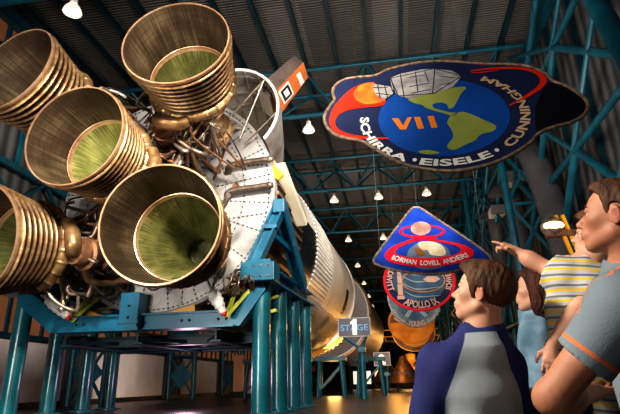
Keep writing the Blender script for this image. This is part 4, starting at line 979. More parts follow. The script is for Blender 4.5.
        for d in range(3):
            sh = [slice(None)] * 3; s0, s1 = list(sh), list(sh); s0[d] = slice(0, n[d] - 1); s1[d] = slice(1, n[d])
            ch = ins[tuple(s0)] != ins[tuple(s1)]; A = np.array(np.nonzero(ch)).T; o = [q for q in range(3) if q != d]
            A = A[(A[:, o[0]] > 0) & (A[:, o[1]] > 0) & (A[:, o[0]] < n[o[0]] - 1) & (A[:, o[1]] < n[o[1]] - 1)]
            e0 = np.zeros(3, int); e1 = np.zeros(3, int); e0[o[0]] = 1; e1[o[1]] = 1
            q = np.stack([idx[tuple((A - e0 - e1).T)], idx[tuple((A - e1).T)], idx[tuple(A.T)], idx[tuple((A - e0).T)]], 1)
            fl = ins[tuple(A.T)] != (d == 1); q[~fl] = q[~fl][:, ::-1]; quads.append(q)
        Q = np.concatenate(quads); Q = Q[(Q >= 0).all(1)]
        me = bpy.data.meshes.new(name); me.vertices.add(len(P)); me.vertices.foreach_set('co', P.ravel())
        me.loops.add(len(Q) * 4); me.loops.foreach_set('vertex_index', Q.ravel().astype(np.int32)); me.polygons.add(len(Q)); me.polygons.foreach_set('loop_start', np.arange(0, len(Q) * 4, 4, dtype=np.int32))
        for m in (mats if isinstance(mats, (list, tuple)) else [mats]): me.materials.append(m)
        if tone is not None: me.attributes.new('tone', 'FLOAT', 'POINT').data.foreach_set('value', np.asarray(tone(P), np.float32))
        me.polygons.foreach_set('use_smooth', np.ones(len(Q), bool)); me.update(); me.validate(); return me
def frame(fwd, up=(0, 0, 1)):
    f = unit(fwd); r = unit(np.cross(f, up)); return np.stack([r, f, np.cross(r, f)], 1)      # columns: right, forward, up
class Head:
    """chin at z = 0, crown at z = 1, face towards +y, all times h"""
    def __init__(s, ctr, fwd, h, roll=0., wide=1., up=(0, 0, 1)): s.R = frame(fwd, up); s.h = h; s.o = np.array(ctr, float) - s.R @ np.array([0, 0, .5]) * h; s.w = wide
    def p(s, x, y, z): return s.o + s.R @ (np.array([x * s.w, y, z]) * s.h)
    def loc(s, P): return (P - s.o) @ s.R / s.h
    def add(s, F, age=1., neck=None, nr=.2):
        h = s.h; E = lambda c, r, k=.03, op='u': F.ell(s.p(*c), [r[0] * h * s.w, r[1] * h, r[2] * h], s.R, k * h * 4, op)
        C = lambda a, b, ra, rb, k=.02, op='u': F.cone(s.p(*a), s.p(*b), ra * h, rb * h, k * h * 4, op)
        if neck is not None: F.cone(neck, s.p(0, -.12, .28), nr * h * 1.12, nr * h, .05)
        E((0, -.06, .64), (.325, .43, .36)); E((0, .10, .40), (.24, .285, .36), .03)
        C((0, .285, .10), (0, .25, .16), .085, .1, .03)
        for q in (-1, 1):
            C((q * .215, -.03, .26), (q * .05, .25, .09), .075, .075, .02)
            C((q * .06, .345, .575), (q * .18, .27, .58), .042, .04, .015)
            E((q * .175, .225, .42), (.075, .075, .06), .03)
            E((q * .135, .405, .505), (.080, .070, .042), .018, 's')
            E((q * .135, .325, .545), (.075, .055, .026), .006); E((q * .135, .325, .462), (.07, .05, .020), .006)
        C((0, .345, .545), (0, .468, .375), .030, .044, .012); C((0, .44, .36), (0, .37, .335), .03, .03, .01)
        for q in (-1, 1): E((q * .048, .405, .352), (.033, .04, .027), .006)
        E((0, .345, .23), (.13, .07, .085), .02)
        E((0, .398, .247), (.09, .042, .020), .005); E((0, .390, .195), (.08, .040, .022), .005)
        E((0, .425, .221), (.085, .035, .007), .004, 's'); E((0, .375, .135), (.07, .03, .02), .008, 's')
        for q in (-1, 1):
            R = s.R @ np.array(Matrix.Rotation(-.22, 3, 'X')) @ np.array(Matrix.Rotation(q * .5, 3, 'Z'))
            F.ell(s.p(q * .335, -.06, .47), [.034 * h, .095 * h, .14 * h], R, .010 * h)
            F.ell(s.p(q * .368, -.045, .48), [.020 * h, .052 * h, .09 * h], R, .006 * h, 's')
    def lips(s, P): q = s.loc(P); return np.maximum(np.where(q[:, 1] > .33, 1 - np.sqrt((q[:, 0] / .085) ** 2 + ((q[:, 2] - .219) / .040) ** 2), -1), np.where(np.abs(q[:, 0]) > .31 * s.w, .6 - np.sqrt(((q[:, 1] + .07) / .10) ** 2 + ((q[:, 2] - .47) / .14) ** 2), -1))  # reddens the lips, and paints light glowing through the ears
    def eyes(s, root, iris):
        for q in (-1, 1):
            e = MB().ball(s.p(q * .135, .298, .503), .060 * s.h, 16).build('eye', M['eye'], root, 60)
            MB().ball(s.p(q * .137, .325, .506), .042 * s.h, 12).build('iris', iris, e, 60)
            a = [s.p(q * (.06 + .15 * t), .398 - .07 * t, .592 + .035 * math.sin(PI * t)) for t in (0, .25, .5, .75, 1)]
            MB().tube(a, [.008 * s.h, .012 * s.h, .012 * s.h, .010 * s.h, .004 * s.h], 6).build('eyebrow', M['brow'], root, 60)
    def hair(s, lo, hi, line, grow, extra=(), amp=.012, cell=.005, mt=None, sub=()):
        F = Field(np.array(s.p(0, 0, .4)) - .30, np.array(s.p(0, 0, .4)) + .30, cell)
        F.ell(s.p(0, -.06, .66), [(.325 + grow) * s.h * s.w, (.43 + grow) * s.h, (.36 + grow * .9) * s.h], s.R)
        for c, r in extra: F.ell(s.p(*c), [r[0] * s.h, r[1] * s.h, r[2] * s.h], s.R, .03)
        X = np.stack(np.meshgrid(*F.ax, indexing='ij'), -1).astype(np.float32); q = (X - s.o.astype(np.float32)) @ s.R.astype(np.float32) / s.h
        H = np.interp(q[..., 1], [a for a, _ in line], [b for _, b in line])
        ang = np.arctan2(q[..., 0], q[..., 1] + .05)
        st = np.sin(ang * 23 + 5 * np.sin(q[..., 2] * 7) + 3 * q[..., 1]) * .6 + np.sin(ang * 41 + 9 * q[..., 2] + 2 * np.sin(q[..., 1] * 11)) * .4
        F.f = np.maximum(F.f + amp * s.h * st, (H - q[..., 2] + .012 * st) * s.h * .75).astype(np.float32)
        return F.mesh('hair', mt)
def two_tone(name, c1, c1b, c2, c2b, rough, sc, bump, bsc, soft=.0015, sss=0.):
    """first colour where the mesh's own 'tone' value is below zero, second where above"""
    m = mat(name, c1, rough, 0, c1b, sc, bump=bump, bscale=bsc, sss=sss); nt = m.node_tree; b = nt.nodes['Principled BSDF']; L = nt.links.new
    rp = next(n for n in nt.nodes if n.type == 'VALTORGB'); nz = rp.inputs['Fac'].links[0].from_socket
    r2 = _n(nt, 'ShaderNodeValToRGB'); r2.color_ramp.elements[0].position = .35; r2.color_ramp.elements[1].position = .65; r2.color_ramp.elements[0].color = (*c2b, 1); r2.color_ramp.elements[1].color = (*c2, 1); L(nz, r2.inputs['Fac'])
    at = _n(nt, 'ShaderNodeAttribute', attribute_name='tone'); mr = _n(nt, 'ShaderNodeMapRange'); L(at.outputs['Fac'], mr.inputs[0]); mr.inputs[1].default_value = -soft; mr.inputs[2].default_value = soft
    mx = _n(nt, 'ShaderNodeMix', data_type='RGBA'); L(mr.outputs[0], mx.inputs[0]); L(rp.outputs['Color'], mx.inputs[6]); L(r2.outputs['Color'], mx.inputs[7]); L(mx.outputs[2], b.inputs['Base Color']); return m
def hand(F, wrist, d, n, sz, curl=(.3, .3, .35, .4), point=None, side=1, k=.006):
    """palm from wrist along d, back of the hand towards n; side: which way the thumb leaves"""
    d = unit(d); n = unit(np.array(n) - d * (np.array(n) @ d)); w = np.cross(d, n) * side; W = np.array(wrist)
    F.cone(W, W + d * .045 * sz, .021 * sz, .022 * sz, .02); 
    for q in (-1, -.33, .33, 1): F.cone(W + d * .02 * sz + w * q * .012 * sz, W + d * .085 * sz + w * q * .030 * sz, .016 * sz, .0125 * sz, .012)
    for i, q in enumerate((1, .33, -.33, -1)):
        L = (.070, .078, .072, .056)[i] * sz; p = W + d * .085 * sz + w * q * .031 * sz; c = curl[i]; a = 0.; r = (.0092, .0095, .009, .008)[i] * sz
        for j, fr in enumerate((.45, .32, .23)):
            a += c * (1.0, 1.2, .9)[j]; e = d * math.cos(a) - n * math.sin(a) + w * q * .10; e = unit(e); p2 = p + e * L * fr
            F.cone(p, p2, r, r * .9, k if j else .008); p = p2; r *= .9
    p = W + d * .025 * sz + w * .026 * sz; 
    for L, e, r in ((.04, d * .65 + w * .75 - n * .15, .0125), (.032, d * .85 + w * .35 - n * .35, .0105), (.026, d * .95 + w * .05 - n * .4, .0095)):
        p2 = p + unit(e) * L * sz; F.cone(p, p2, r * sz, r * .92 * sz, .008); p = p2
def skinmat(n, c, c2): return two_tone(n, c, c2, (c[0] * .80, c[1] * .55, c[2] * .50), (c2[0] * .78, c2[1] * .5, c2[2] * .48), .6, 9., .02, 60., .02, .12)
M['skin_man'] = skinmat('skin_tan', (.47, .215, .12), (.38, .155, .085)); M['skin_fair'] = skinmat('skin_fair', (.64, .35, .235), (.57, .28, .18)); M['skin_boy'] = skinmat('skin_boy', (.60, .33, .22), (.53, .27, .18))
M['eye'] = mat('eye_white', (.42, .37, .33), .3); M['iris'] = mat('iris_dark', (.03, .02, .012), .2); M['brow'] = mat('eyebrow_hair', (.06, .03, .015), .7)
def hairmat(n, c, c2): return mat(n, c, .62, 0, c2, 30., (1, 1, .25), bump=.35, spec=.2)
M['hair_dark'] = hairmat('hair_dark_brown', (.11, .048, .022), (.042, .019, .010)); M['hair_red'] = hairmat('hair_red_brown', (.085, .026, .016), (.028, .010, .008)); M['hair_man'] = hairmat('hair_brown', (.10, .042, .018), (.035, .015, .008)); M['hair_child'] = hairmat('hair_chestnut', (.13, .055, .025), (.05, .022, .012))
def fabric(n, c, c2, sc=3.): return mat(n, c, .85, 0, c2, sc, bump=.12, bscale=220.)
M['grey_knit'] = fabric('grey_knit', (.33, .37, .40), (.25, .29, .32)); M['navy_knit'] = fabric('navy_knit', (.012, .022, .13), (.008, .014, .085)); M['denim'] = fabric('denim_blue', (.20, .33, .43), (.11, .21, .30), 14.); M['denim_dark'] = fabric('denim_dark', (.03, .05, .10), (.02, .035, .07), 10.)
M['polo'] = fabric('slate_polo', (.17, .22, .25), (.12, .16, .19)); M['piping'] = fabric('orange_piping', (.75, .17, .04), (.6, .12, .03)); M['khaki'] = fabric('khaki', (.28, .22, .14), (.2, .15, .09)); M['shoe'] = mat('shoe_leather', (.03, .025, .02), .5); M['dark_top'] = fabric('dark_top', (.02, .02, .025), (.012, .012, .016))
def stripes(name):
    m = mat(name, (.7, .7, .7), .85); nt = m.node_tree; b = nt.nodes['Principled BSDF']; L = nt.links.new
    tc = _n(nt, 'ShaderNodeTexCoord'); sx = _n(nt, 'ShaderNodeSeparateXYZ'); L(tc.outputs['Object'], sx.inputs[0])
    k = _n(nt, 'ShaderNodeMath', operation='MULTIPLY_ADD'); L(sx.outputs['X'], k.inputs[0]); k.inputs[1].default_value = .12; L(sx.outputs['Z'], k.inputs[2])
    k2 = _n(nt, 'ShaderNodeMath', operation='MULTIPLY'); L(k.outputs[0], k2.inputs[0]); k2.inputs[1].default_value = 1 / .037
    fr = _n(nt, 'ShaderNodeMath', operation='FRACT'); L(k2.outputs[0], fr.inputs[0])
    rp = _n(nt, 'ShaderNodeValToRGB'); cr = rp.color_ramp; cr.interpolation = 'CONSTANT'; W = (.52, .52, .51, 1)
    cr.elements[0].position = 0; cr.elements[0].color = W; cr.elements[1].position = .22; cr.elements[1].color = (.80, .55, .02, 1)
    for p, c in ((.46, W), (.64, (.16, .17, .20, 1)), (.86, W)): e = cr.elements.new(p); e.color = c
    L(fr.outputs[0], rp.inputs['Fac']); L(rp.outputs['Color'], b.inputs['Base Color']); return m
M['striped'] = stripes('yellow_grey_stripes')

def person(name, label, head, neck_base, sh, elbows, wrists, hip, hw, knees, ankles, S, skin, hairme, iris, fine=(), hands=(), age=1., nr=.2, heading=None):
    """one continuous body; S: build scale (1 = adult man)"""
    pts = np.array([*sh, *elbows, *wrists, hip, *knees, *ankles, head.p(0, 0, 1), head.p(0, .5, .4), head.p(0, -.5, .5)])
    lo, hi = pts.min(0) - .17 * S - .05, pts.max(0) + .15 * S + .05; lo[2] = min(lo[2], ankles[0][2] - .1)
    hl = np.stack([head.p(x, y, z) for x in (-.45, .45) for y in (-.55, .55) for z in (-.1, 1.1)])
    F = Field(lo, hi, .016, [(hl.min(0), hl.max(0), .0045), *fine])
    rt = unit(np.array(sh[1]) - np.array(sh[0])); fw = unit(np.cross((0, 0, 1), rt)); mid = (np.array(sh[0]) + np.array(sh[1])) / 2
    chest = mid * .72 + np.array(hip) * .28; waist = mid * .38 + np.array(hip) * .62
    F.cone(mid - (0, 0, .02 * S), chest, .105 * S, .125 * S, .05); F.cone(np.array(sh[0]) * .8 + mid * .2 - (0, 0, .02 * S), np.array(sh[1]) * .8 + mid * .2 - (0, 0, .02 * S), .075 * S, .075 * S, .05)
    for q in (-1, 1): F.cone(chest + rt * q * .06 * S, waist + rt * q * .045 * S, .105 * S, .092 * S, .05); F.cone(waist + rt * q * .045 * S, np.array(hip) + rt * q * hw, .092 * S, .10 * S, .05)
    F.cone(neck_base - np.array((0, 0, .04 * S)), neck_base + (np.array(head.p(0, -.12, .28)) - neck_base) * .3, .085 * S, .06 * S, .05)
    for i in (0, 1):
        q = -1 if i == 0 else 1
        F.cone(neck_base, sh[i], .05 * S, .058 * S, .05)
        F.cone(sh[i], elbows[i], .058 * S, .044 * S, .04); F.cone(elbows[i], np.array(elbows[i]) * .6 + np.array(wrists[i]) * .4, .043 * S, .043 * S, .03); F.cone(np.array(elbows[i]) * .6 + np.array(wrists[i]) * .4, wrists[i], .043 * S, .028 * S, .03)
        h0 = np.array(hip) + rt * q * hw
        F.cone(h0, knees[i], .088 * S, .060 * S, .04); F.cone(knees[i], np.array(knees[i]) * .6 + np.array(ankles[i]) * .4, .056 * S, .058 * S, .03); F.cone(np.array(knees[i]) * .6 + np.array(ankles[i]) * .4, ankles[i], .058 * S, .040 * S, .03)
        F.cone(ankles[i], np.array(ankles[i]) + fw * .14 * S - (0, 0, .035 * S), .042 * S, .034 * S, .02)
    head.add(F, age, neck_base, nr)
    for a in hands: hand(F, **a)
    base = np.array([hip[0], hip[1], max(0., min(a[2] for a in ankles) - .08 * S)])
    t = thing(name, base, label, 'person', 'family looking up at the rocket')
    bme = F.mesh('body', skin, lambda P: head.lips(P)); link('body', bme, t)
    if hairme is not None: link('hair', hairme, t)
    head.eyes(t, iris)
    return t, rt, fw, mid, chest, waist
def top_field(lo, hi, cell, sh, hip, hw, S, g, neck_base, elbows, cuts, hem, necksub, torso=1., collar_r=.085):
    """a shirt: the torso and upper arms grown by g; cuts: how far along the upper arm each sleeve reaches"""
    F = Field(lo, hi, cell); mid = (np.array(sh[0]) + np.array(sh[1])) / 2; rt = unit(np.array(sh[1]) - np.array(sh[0])); hip = np.array(hip)
    chest = mid * .72 + hip * .28; waist = mid * .38 + hip * .62
    F.cone(mid - (0, 0, .02 * S), chest, .105 * S + g, .128 * S + g, .05); F.cone(np.array(sh[0]) * .8 + mid * .2 - (0, 0, .02 * S), np.array(sh[1]) * .8 + mid * .2 - (0, 0, .02 * S), .075 * S + g, .075 * S + g, .05)
    for q in (-1, 1): F.cone(chest + rt * q * .06 * S, waist + rt * q * .05 * S, .108 * S + g, .102 * S + g, .05); F.cone(waist + rt * q * .05 * S, hip + rt * q * hw, .102 * S + g, .11 * S + g, .05)
    F.cone(neck_base - np.array((0, 0, .05 * S)), neck_base, .090 * S + g, .062 * S + g, .04)
    for i in (0, 1): F.cone(neck_base, sh[i], .05 * S + g, .060 * S + g, .05)
    F.halfspace((0, 0, hem), (0, 0, -1))
    if necksub is not None: F.ell(*necksub, k=.006, op='s')
    return F, mid, rt, chest
def add_sleeves(F, sh, elbows, wrists, S, g, cuts, r1=1.35):
    for i in (0, 1):
        s0, e, w = np.array(sh[i]), np.array(elbows[i]), np.array(wrists[i])
        if cuts[i] <= 1: F.cone(s0, s0 + (e - s0) * cuts[i], .060 * S + g, .050 * S * r1 + g * .6, .035, cut=True)
        else: F.cone(s0, e, .060 * S + g, .050 * S + g, .035); F.cone(e, e + (w - e) * (cuts[i] - 1), .050 * S + g, .034 * S + g, .03, cut=True)
def bottoms(t, hip, hw, rt, fw, knees, ankles, S, m, ztop, mshoe):
    hip = np.array(hip); pts = np.array([hip, *knees, *ankles]); F = Field(pts.min(0) - .2 * S, pts.max(0) + .2 * S, .014); g = .012
    for i, q in ((0, -1), (1, 1)):
        h0 = hip + rt * q * hw; F.cone(h0, knees[i], .096 * S + g, .066 * S + g, .03); a = np.array(ankles[i]); F.cone(knees[i], a + (np.array(knees[i]) - a) * .05, .066 * S + g, .055 * S + g, .03, cut=True)
        F.cone(hip + rt * q * hw * .9 + (0, 0, .14 * S), h0, .095 * S + g, .105 * S + g, .04)
    F.halfspace((0, 0, ztop), (0, 0, 1)); link('trousers', F.mesh('trousers', m), t)
    for i in (0, 1):
        a = np.array(ankles[i]); f = Field(a - (.25 * S, .25 * S, .12 * S), a + (.25 * S, .25 * S, .08 * S), .010)
        f.cone(a - (0, 0, .04 * S) - fw * .04 * S, a + fw * .15 * S - (0, 0, .045 * S), .052 * S, .045 * S, .02); f.cone(a + (0, 0, .02 * S), a - (0, 0, .03 * S), .050 * S, .055 * S, .02); f.halfspace((0, 0, a[2] - .078 * S), (0, 0, -1))
        link('shoe', f.mesh('shoe', mshoe), t)

# ------------------------------------------------------------ the boy in the raglan shirt
fwd = unit((-.30, .95, 0)); rt = np.array([fwd[1], -fwd[0], 0])
hd = Head(atD(482, 293, 1.80), (-.90, .42, .30), .212, wide=.98)
c0 = atD(471, 365, 1.80); sh = [c0 - rt * .118, c0 + rt * .120]; nb = atD(482, 335, 1.80)
hip = np.array([c0[0] - fwd[0] * .02, c0[1] - .0, .74]); hw = .07
el = [sh[0] + np.array([-.085, -.02, -.25]), sh[1] + np.array([.05, .02, -.26])]; wr = [el[0] + np.array([-.02, .07, -.22]), el[1] + np.array([.02, .07, -.22])]
kn = [hip + rt * q * .085 + fwd * .02 - (0, 0, .33) for q in (-1, 1)]; an = [k * [1, 1, 0] + rt * q * .01 - fwd * .02 + (0, 0, .065) for k, q in zip(kn, (-1, 1))]
line_short = [(-.7, .06), (-.40, .08), (-.26, .16), (-.18, .30), (-.14, .52), (.0, .56), (.03, .36), (.09, .38), (.15, .60), (.24, .74), (.33, .80), (.42, .86), (.6, .9)]
hm = hd.hair(None, None, line_short, .065, [((0, .22, .90), (.24, .22, .12))], .008, .005, M['hair_dark'])
t, rt_, fw_, mid, chest, waist = person('boy', 'boy seen from behind in a grey shirt with navy sleeves, looking up', hd, nb, sh, el, wr, hip, hw, kn, an, .84, M['skin_boy'], hm, M['iris'],
    hands=[dict(wrist=wr[i], d=wr[i] - el[i], n=(-rt if i == 0 else rt), sz=.85, side=(1 if i == 0 else -1)) for i in (0, 1)], fine=[(np.array(w) - .14, np.array(w) + .10, .006) for w in wr], nr=.215)
P_ = np.array([*sh, *el, *wr, hip]); S = .82
F, mid, rt_, ch = top_field(P_.min(0) - .2, P_.max(0) + .2, .0062, sh, hip, hw, S, .012, nb, el, None, .66, (nb + np.array((0, 0, .050)), [.075, .075, .045]))
add_sleeves(F, sh, el, wr, S, .014, (1.92, 1.92))
F.wrinkle(.007, 16, 2, (1, 1, .6))
def raglan(P):
    lat = (P - mid) @ rt_; z = P[:, 2] - nb[2]
    lim = np.interp(-z, [-.02, .02, .16, .21, .26, 2], [.040, .052, .118, .136, .139, .142])
    return np.maximum(np.abs(lat) - lim, np.where(np.linalg.norm(P[:, :2] - nb[:2], axis=1) < .09, P[:, 2] - nb[2] - .004, -1))
M['raglan'] = two_tone('raglan_knit', (.33, .375, .405), (.26, .30, .33), (.012, .022, .15), (.008, .014, .10), .85, 3., .12, 220.)
link('raglan_shirt', F.mesh('raglan_shirt', M['raglan'], raglan), t)
bottoms(t, hip, hw, rt, fwd, kn, an, .84, M['denim_dark'], .80, M['shoe'])

# ------------------------------------------------------------ the man in the polo
fwd = unit((-1, .12, 0)); rt = np.array([fwd[1], -fwd[0], 0])
hd = Head(atD(616.5, 217.5, 1.50), (-.84, .55, .25), .216, wide=1.0)
nb = atD(640, 276, 1.50); c0 = atD(648, 305, 1.52)
sh = [atD(622, 308, 1.33), atD(668, 300, 1.72)]
hip = np.array([c0[0] + .02, c0[1], .86]); hw = .085
el = [atD(552, 398, 1.36), sh[1] + np.array([-.03, .06, -.28])]; wr = [atD(592, 392, 1.58), el[1] + np.array([-.16, .12, .06])]
kn = [hip + rt * q * .10 + fwd * .02 - (0, 0, .40) for q in (-1, 1)]; an = [k * [1, 1, 0] - fwd * .02 + (0, 0, .08) for k in kn]
line_man = [(-.7, .08), (-.42, .10), (-.28, .18), (-.19, .32), (-.17, .60), (.0, .64), (.03, .46), (.075, .48), (.12, .64), (.18, .76), (.27, .84), (.38, .90), (.6, .95)]
hm = hd.hair(None, None, line_man, .022, [((0, .14, .93), (.2, .22, .09))], .008, .005, M['hair_man'])
t, rt_, fw_, mid, chest, waist = person('man', 'man in a slate polo with orange piping, holding the child and gazing up', hd, nb, sh, el, wr, hip, hw, kn, an, 1.02, M['skin_man'], hm, M['iris'],
    hands=[dict(wrist=wr[0], d=wr[0] - el[0], n=(0, 0, -1), sz=1.0, side=1, curl=(.2, .2, .2, .25)), dict(wrist=wr[1], d=wr[1] - el[1], n=(0, 0, -1), sz=1., side=-1)], fine=[(np.array(w) - .12, np.array(w) + .14, .007) for w in wr], nr=.26)
P_ = np.array([*sh, *el, hip]); S = 1.02
F, mid, rt_, ch = top_field(P_.min(0) - .24, P_.max(0) + .24, .0065, sh, hip, hw, S, .014, nb, el, None, .80, (nb + np.array((-.02, 0, .075)), [.092, .092, .06]))
add_sleeves(F, sh, el, wr, S, .022, (.56, .6), 1.25)
F.cone(nb + (-.02, -.0, -.01), nb + (-.01, 0, .035), .086, .078, .01); F.ell(nb + np.array((-.02, 0, .085)), [.078, .078, .07], k=.006, op='s')
F.wrinkle(.006, 13, 5, (1, 1, .7))
def polo_m(P):
    o = np.full(len(P), -1.)
    for i in (0, 1):
        d = unit(el[i] - sh[i]); q = (P - (sh[i] + (el[i] - sh[i]) * (.56, .6)[i])) @ d; r = np.linalg.norm(P - (sh[i] + (el[i] - sh[i]) * .5), axis=1) < .17
        o = np.where(r, np.maximum(o, .0055 - np.abs(q + .026)), o)
    for i in (0, 1):      # piping of the raglan seam, from the neck over the front of each shoulder to the armpit
        q = P - sh[i]; near = (q @ rt_) * (-1 if i == 0 else 1) > -.09; a = q @ fw_; lim = np.interp(q[:, 2], [-.12, .0, .04, .07, .085], [.105, .095, .085, .06, .0])
        o = np.where(near & (a > -.01) & (q[:, 2] > -.01), np.maximum(o, .0055 - np.abs(a - lim)), o)
    return o
M['polo'] = two_tone('polo_knit', (.19, .245, .28), (.14, .185, .21), (.78, .20, .06), (.65, .14, .05), .85, 3., .12, 220.)
link('polo_shirt', F.mesh('polo_shirt', M['polo'], polo_m), t)
bottoms(t, hip, hw, rt, fwd, kn, an, 1.02, M['khaki'], .93, M['shoe'])
man_el = el[0]; man_wr = wr[0]

# ------------------------------------------------------------ the pointing child on his arm
fwd = unit((-.62, .78, 0)); rt = np.array([fwd[1], -fwd[0], 0])
hd = Head(atD(598, 235, 1.86), (-.86, .50, .20), .178, wide=1.04)
sh = [atD(560, 275, 1.84), atD(598, 285, 1.80)]; nb = atD(583, 268, 1.86)
hip = atD(578, 402, 1.78); hw = .055
el = [atD(536, 263, 1.90), atD(572, 318, 1.72)]; wr = [atD(517, 252, 1.94), atD(552, 345, 1.70)]
kn = [hip + np.array([-.14, .14, .0]), hip + np.array([-.10, -.02, -.06])]; kn[1] = hip + np.array([.10, .16, .02]); an = [kn[0] + np.array([.0, .03, -.22]), kn[1] + np.array([.0, .03, -.22])]
hm = hd.hair(None, None, line_short, .065, [((0, .20, .88), (.24, .22, .12))], .013, .004, M['hair_child'])
t, rt_, fw_, mid, chest, waist = person('child', 'small child in a yellow and grey striped shirt, pointing with outstretched arm', hd, nb, sh, el, wr, hip, hw, kn, an, .56, M['skin_fair'], hm, M['iris'],
    hands=[dict(wrist=wr[0], d=wr[0] - el[0] + np.array([0, 0, .0]), n=(0, -.3, 1), sz=.62, side=-1, curl=(.12, .75, .9, .95)), dict(wrist=wr[1], d=np.array([-.25, .0, -1]), n=(-.3, -1, 0), sz=.62, side=1, curl=(.15, .18, .2, .22))],
    fine=[(np.array(w) - .10, np.array(w) + .10, .0042) for w in wr], nr=.20, age=.5)
P_ = np.array([*sh, *el, hip]); S = .56
F, mid, rt_, ch = top_field(P_.min(0) - .16, P_.max(0) + .16, .005, sh, hip, hw, S, .014, nb, el, None, hip[2] - .05, (nb + np.array((0, 0, .040)), [.052, .052, .032]))
add_sleeves(F, sh, el, wr, S, .016, (.42, .45), 1.7)
F.wrinkle(.004, 22, 8)
link('striped_shirt', F.mesh('striped_shirt', M['striped']), t)
bottoms(t, hip, hw, rt, fwd, kn, an, .56, M['denim_dark'], hip[2] + .05, M['shoe'])

# ------------------------------------------------------------ the woman in the denim jacket
fwd = unit((-.85, .50, 0)); rt = np.array([fwd[1], -fwd[0], 0])
hd = Head(atD(536, 290, 2.55), (-.90, .40, .16), .222, wide=.96)
nb = atD(543, 322, 2.56); c0 = atD(547, 338, 2.56); sh = [c0 - rt * .165, c0 + rt * .165]
hip = np.array([c0[0], c0[1], .84]); hw = .08
el = [sh[0] + np.array([-.0, -.02, -.28]), sh[1] + np.array([.06, .02, -.28])]; wr = [el[0] + np.array([-.10, .06, -.22]), el[1] + np.array([-.04, .05, -.24])]
kn = [hip + rt * q * .095 + fwd * .02 - (0, 0, .38) for q in (-1, 1)]; an = [k * [1, 1, 0] - fwd * .02 + (0, 0, .07) for k in kn]
bob = [(-.8, -.12), (-.3, -.14), (.0, -.08), (.06, .10), (.11, .40), (.17, .62), (.26, .76), (.36, .84), (.5, .9)]
hm = hd.hair(None, None, bob, .075, [((0, -.16, .38), (.40, .38, .46)), ((0, -.20, .10), (.38, .30, .26))], .016, .006, M['hair_red'])
t, rt_, fw_, mid, chest, waist = person('woman', 'woman with a dark red-brown bob and denim jacket, standing between boy and child', hd, nb, sh, el, wr, hip, hw, kn, an, .92, M['skin_fair'], hm, M['iris'],
    hands=[dict(wrist=wr[i], d=wr[i] - el[i], n=(-rt if i == 0 else rt), sz=.9, side=(1 if i == 0 else -1)) for i in (0, 1)], fine=[(np.array(w) - .14, np.array(w) + .10, .007) for w in wr], nr=.2)
P_ = np.array([*sh, *el, *wr, hip]); S = .92
F, mid, rt_, ch = top_field(P_.min(0) - .2, P_.max(0) + .2, .0085, sh, hip, hw, S, .022, nb, el, None, .80, (nb + np.array((0, 0, .065)), [.085, .085, .055]))
add_sleeves(F, sh, el, wr, S, .022, (1.9, 1.9)); F.cone(nb + (0, 0, -.03), nb + (0, 0, .035), .105, .092, .01); F.ell(nb + np.array((0, 0, .07)), [.082, .082, .06], k=.006, op='s')
F.wrinkle(.011, 20, 11, (1, 1, .6))
jk = link('denim_jacket', F.mesh('denim_jacket', M['denim']), t)
f2 = Field(nb - .16, nb + .12, .006)      # turned-down collar
f2.cone(nb + (0, 0, -.045), nb + (0, 0, .03), .128, .098, .008); f2.ell(nb + np.array((0, 0, .06)), [.086, .086, .06], k=.006, op='s'); f2.halfspace(nb + (0, 0, -.04), (0, 0, -1)); f2.halfspace(nb - fw_ * .0 + (0, 0, .034), (0, 0, 1))
link('jacket_collar', f2.mesh('jacket_collar', M['denim']), jk)
bottoms(t, hip, hw, rt, fwd, kn, an, .92, M['denim_dark'], .93, M['shoe'])
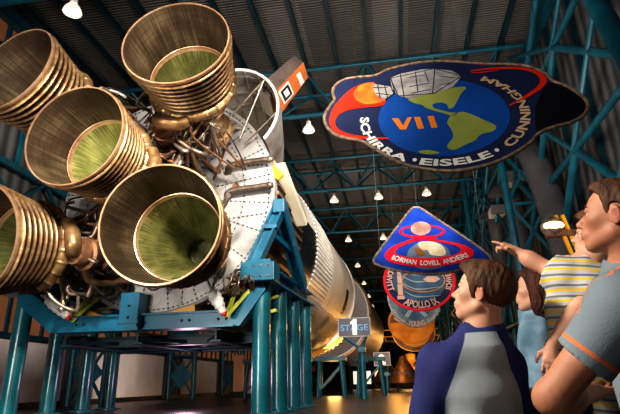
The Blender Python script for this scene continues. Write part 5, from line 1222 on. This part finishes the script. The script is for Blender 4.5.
# ================================================================== LIGHT
def area(n, loc, target, size, power, color, spread=PI):
    l = bpy.data.lights.new(n, 'AREA'); l.shape = 'DISK'; l.size = size; l.energy = power; l.color = color; l.spread = spread
    o = bpy.data.objects.new(n, l); col.objects.link(o); o.location = loc
    o.rotation_euler = (Vector(target) - Vector(loc)).to_track_quat('-Z', 'Y').to_euler(); return o
def point(n, loc, power, color, r=.3):
    l = bpy.data.lights.new(n, 'POINT'); l.energy = power; l.color = color; l.shadow_soft_size = r
    o = bpy.data.objects.new(n, l); col.objects.link(o); o.location = loc; return o
w = bpy.data.worlds.new('world'); scene.world = w; w.use_nodes = True
w.node_tree.nodes['Background'].inputs[0].default_value = (.55, .62, .75, 1); w.node_tree.nodes['Background'].inputs[1].default_value = .06
area('rocket_key', (-3, -3, 14), (-9.5, 17, 9), 3.0, 1350, (1, .91, .79), 1.15)
area('rocket_side_key', (3.5, -2, 13), (-10, 17, 8), 2.0, 950, (1, .86, .68), .92)
area('rocket_fill', (-13, -3, 3), (-9, 17, 8.5), 5., 900, (1, .9, .78), 1.7)
area('people_lamp', (-2.6, .9, 3.6), (.5, 1.9, 1.3), .6, 88, (1, .9, .78), 1.9)
area('people_fill', (-2.5, -1.2, 2.0), (.4, 1.8, 1.2), 1.2, 16, (1, .88, .78), 2.4)
area('banner_fill', (0, 2, 9.5), (1.8, 10.5, 7), 1.5, 135, (1, .93, .82), 2.2)  # unseen light added to brighten the oval banner
area('hull_lamp', (4, 30, 19), (-5.5, 32, 9), 3, 1300, (1, .9, .76), 2.0)
area('hall_fill', (-4, 48, 2.5), (-4, 58, 22), 8, 1700, (1, .88, .76), 3.0)  # unseen uplight added to lift the far trusses
area('deck_fill', (1, 14, 9), (-2, 34, 22), 5, 1150, (1, .95, .88), 2.6)  # unseen light added to brighten the ceiling deck
area('wall_fill', (-16.5, 36, 1.5), (-21.5, 40, 4), 3, 190, (1, .85, .75), 2.8)  # unseen light aimed at the low panels, no fixture there
area('right_wall_fill', (5, 18, 4), (10.3, 28, 13), 2, 260, (1, .84, .7), 2.6)  # unseen light aimed at the duct wall, no fixture there
point('exhibit_glow', (-.5, 62, 4.5), 450, (1, .45, .10), .8)
point('exhibit_glow', (3.5, 108, 4.5), 700, (1, .45, .10), .8)
point('exhibit_glow', (2.5, 95, 7), 1500, (1, .48, .12), 1.)
point('ring_glow', (-6.0, 49, 1.2), 250, (1, .55, .15), .6)
point('stand_glow', (-10, 24, 1.5), 260, (1, .6, .8), .5)
pass
scene.view_settings.view_transform = 'Standard'; scene.view_settings.look = 'Medium High Contrast'; scene.view_settings.exposure = 0.

point('banner_glow', (.6, 39, 5.2), 480, (1, .50, .12), .3)
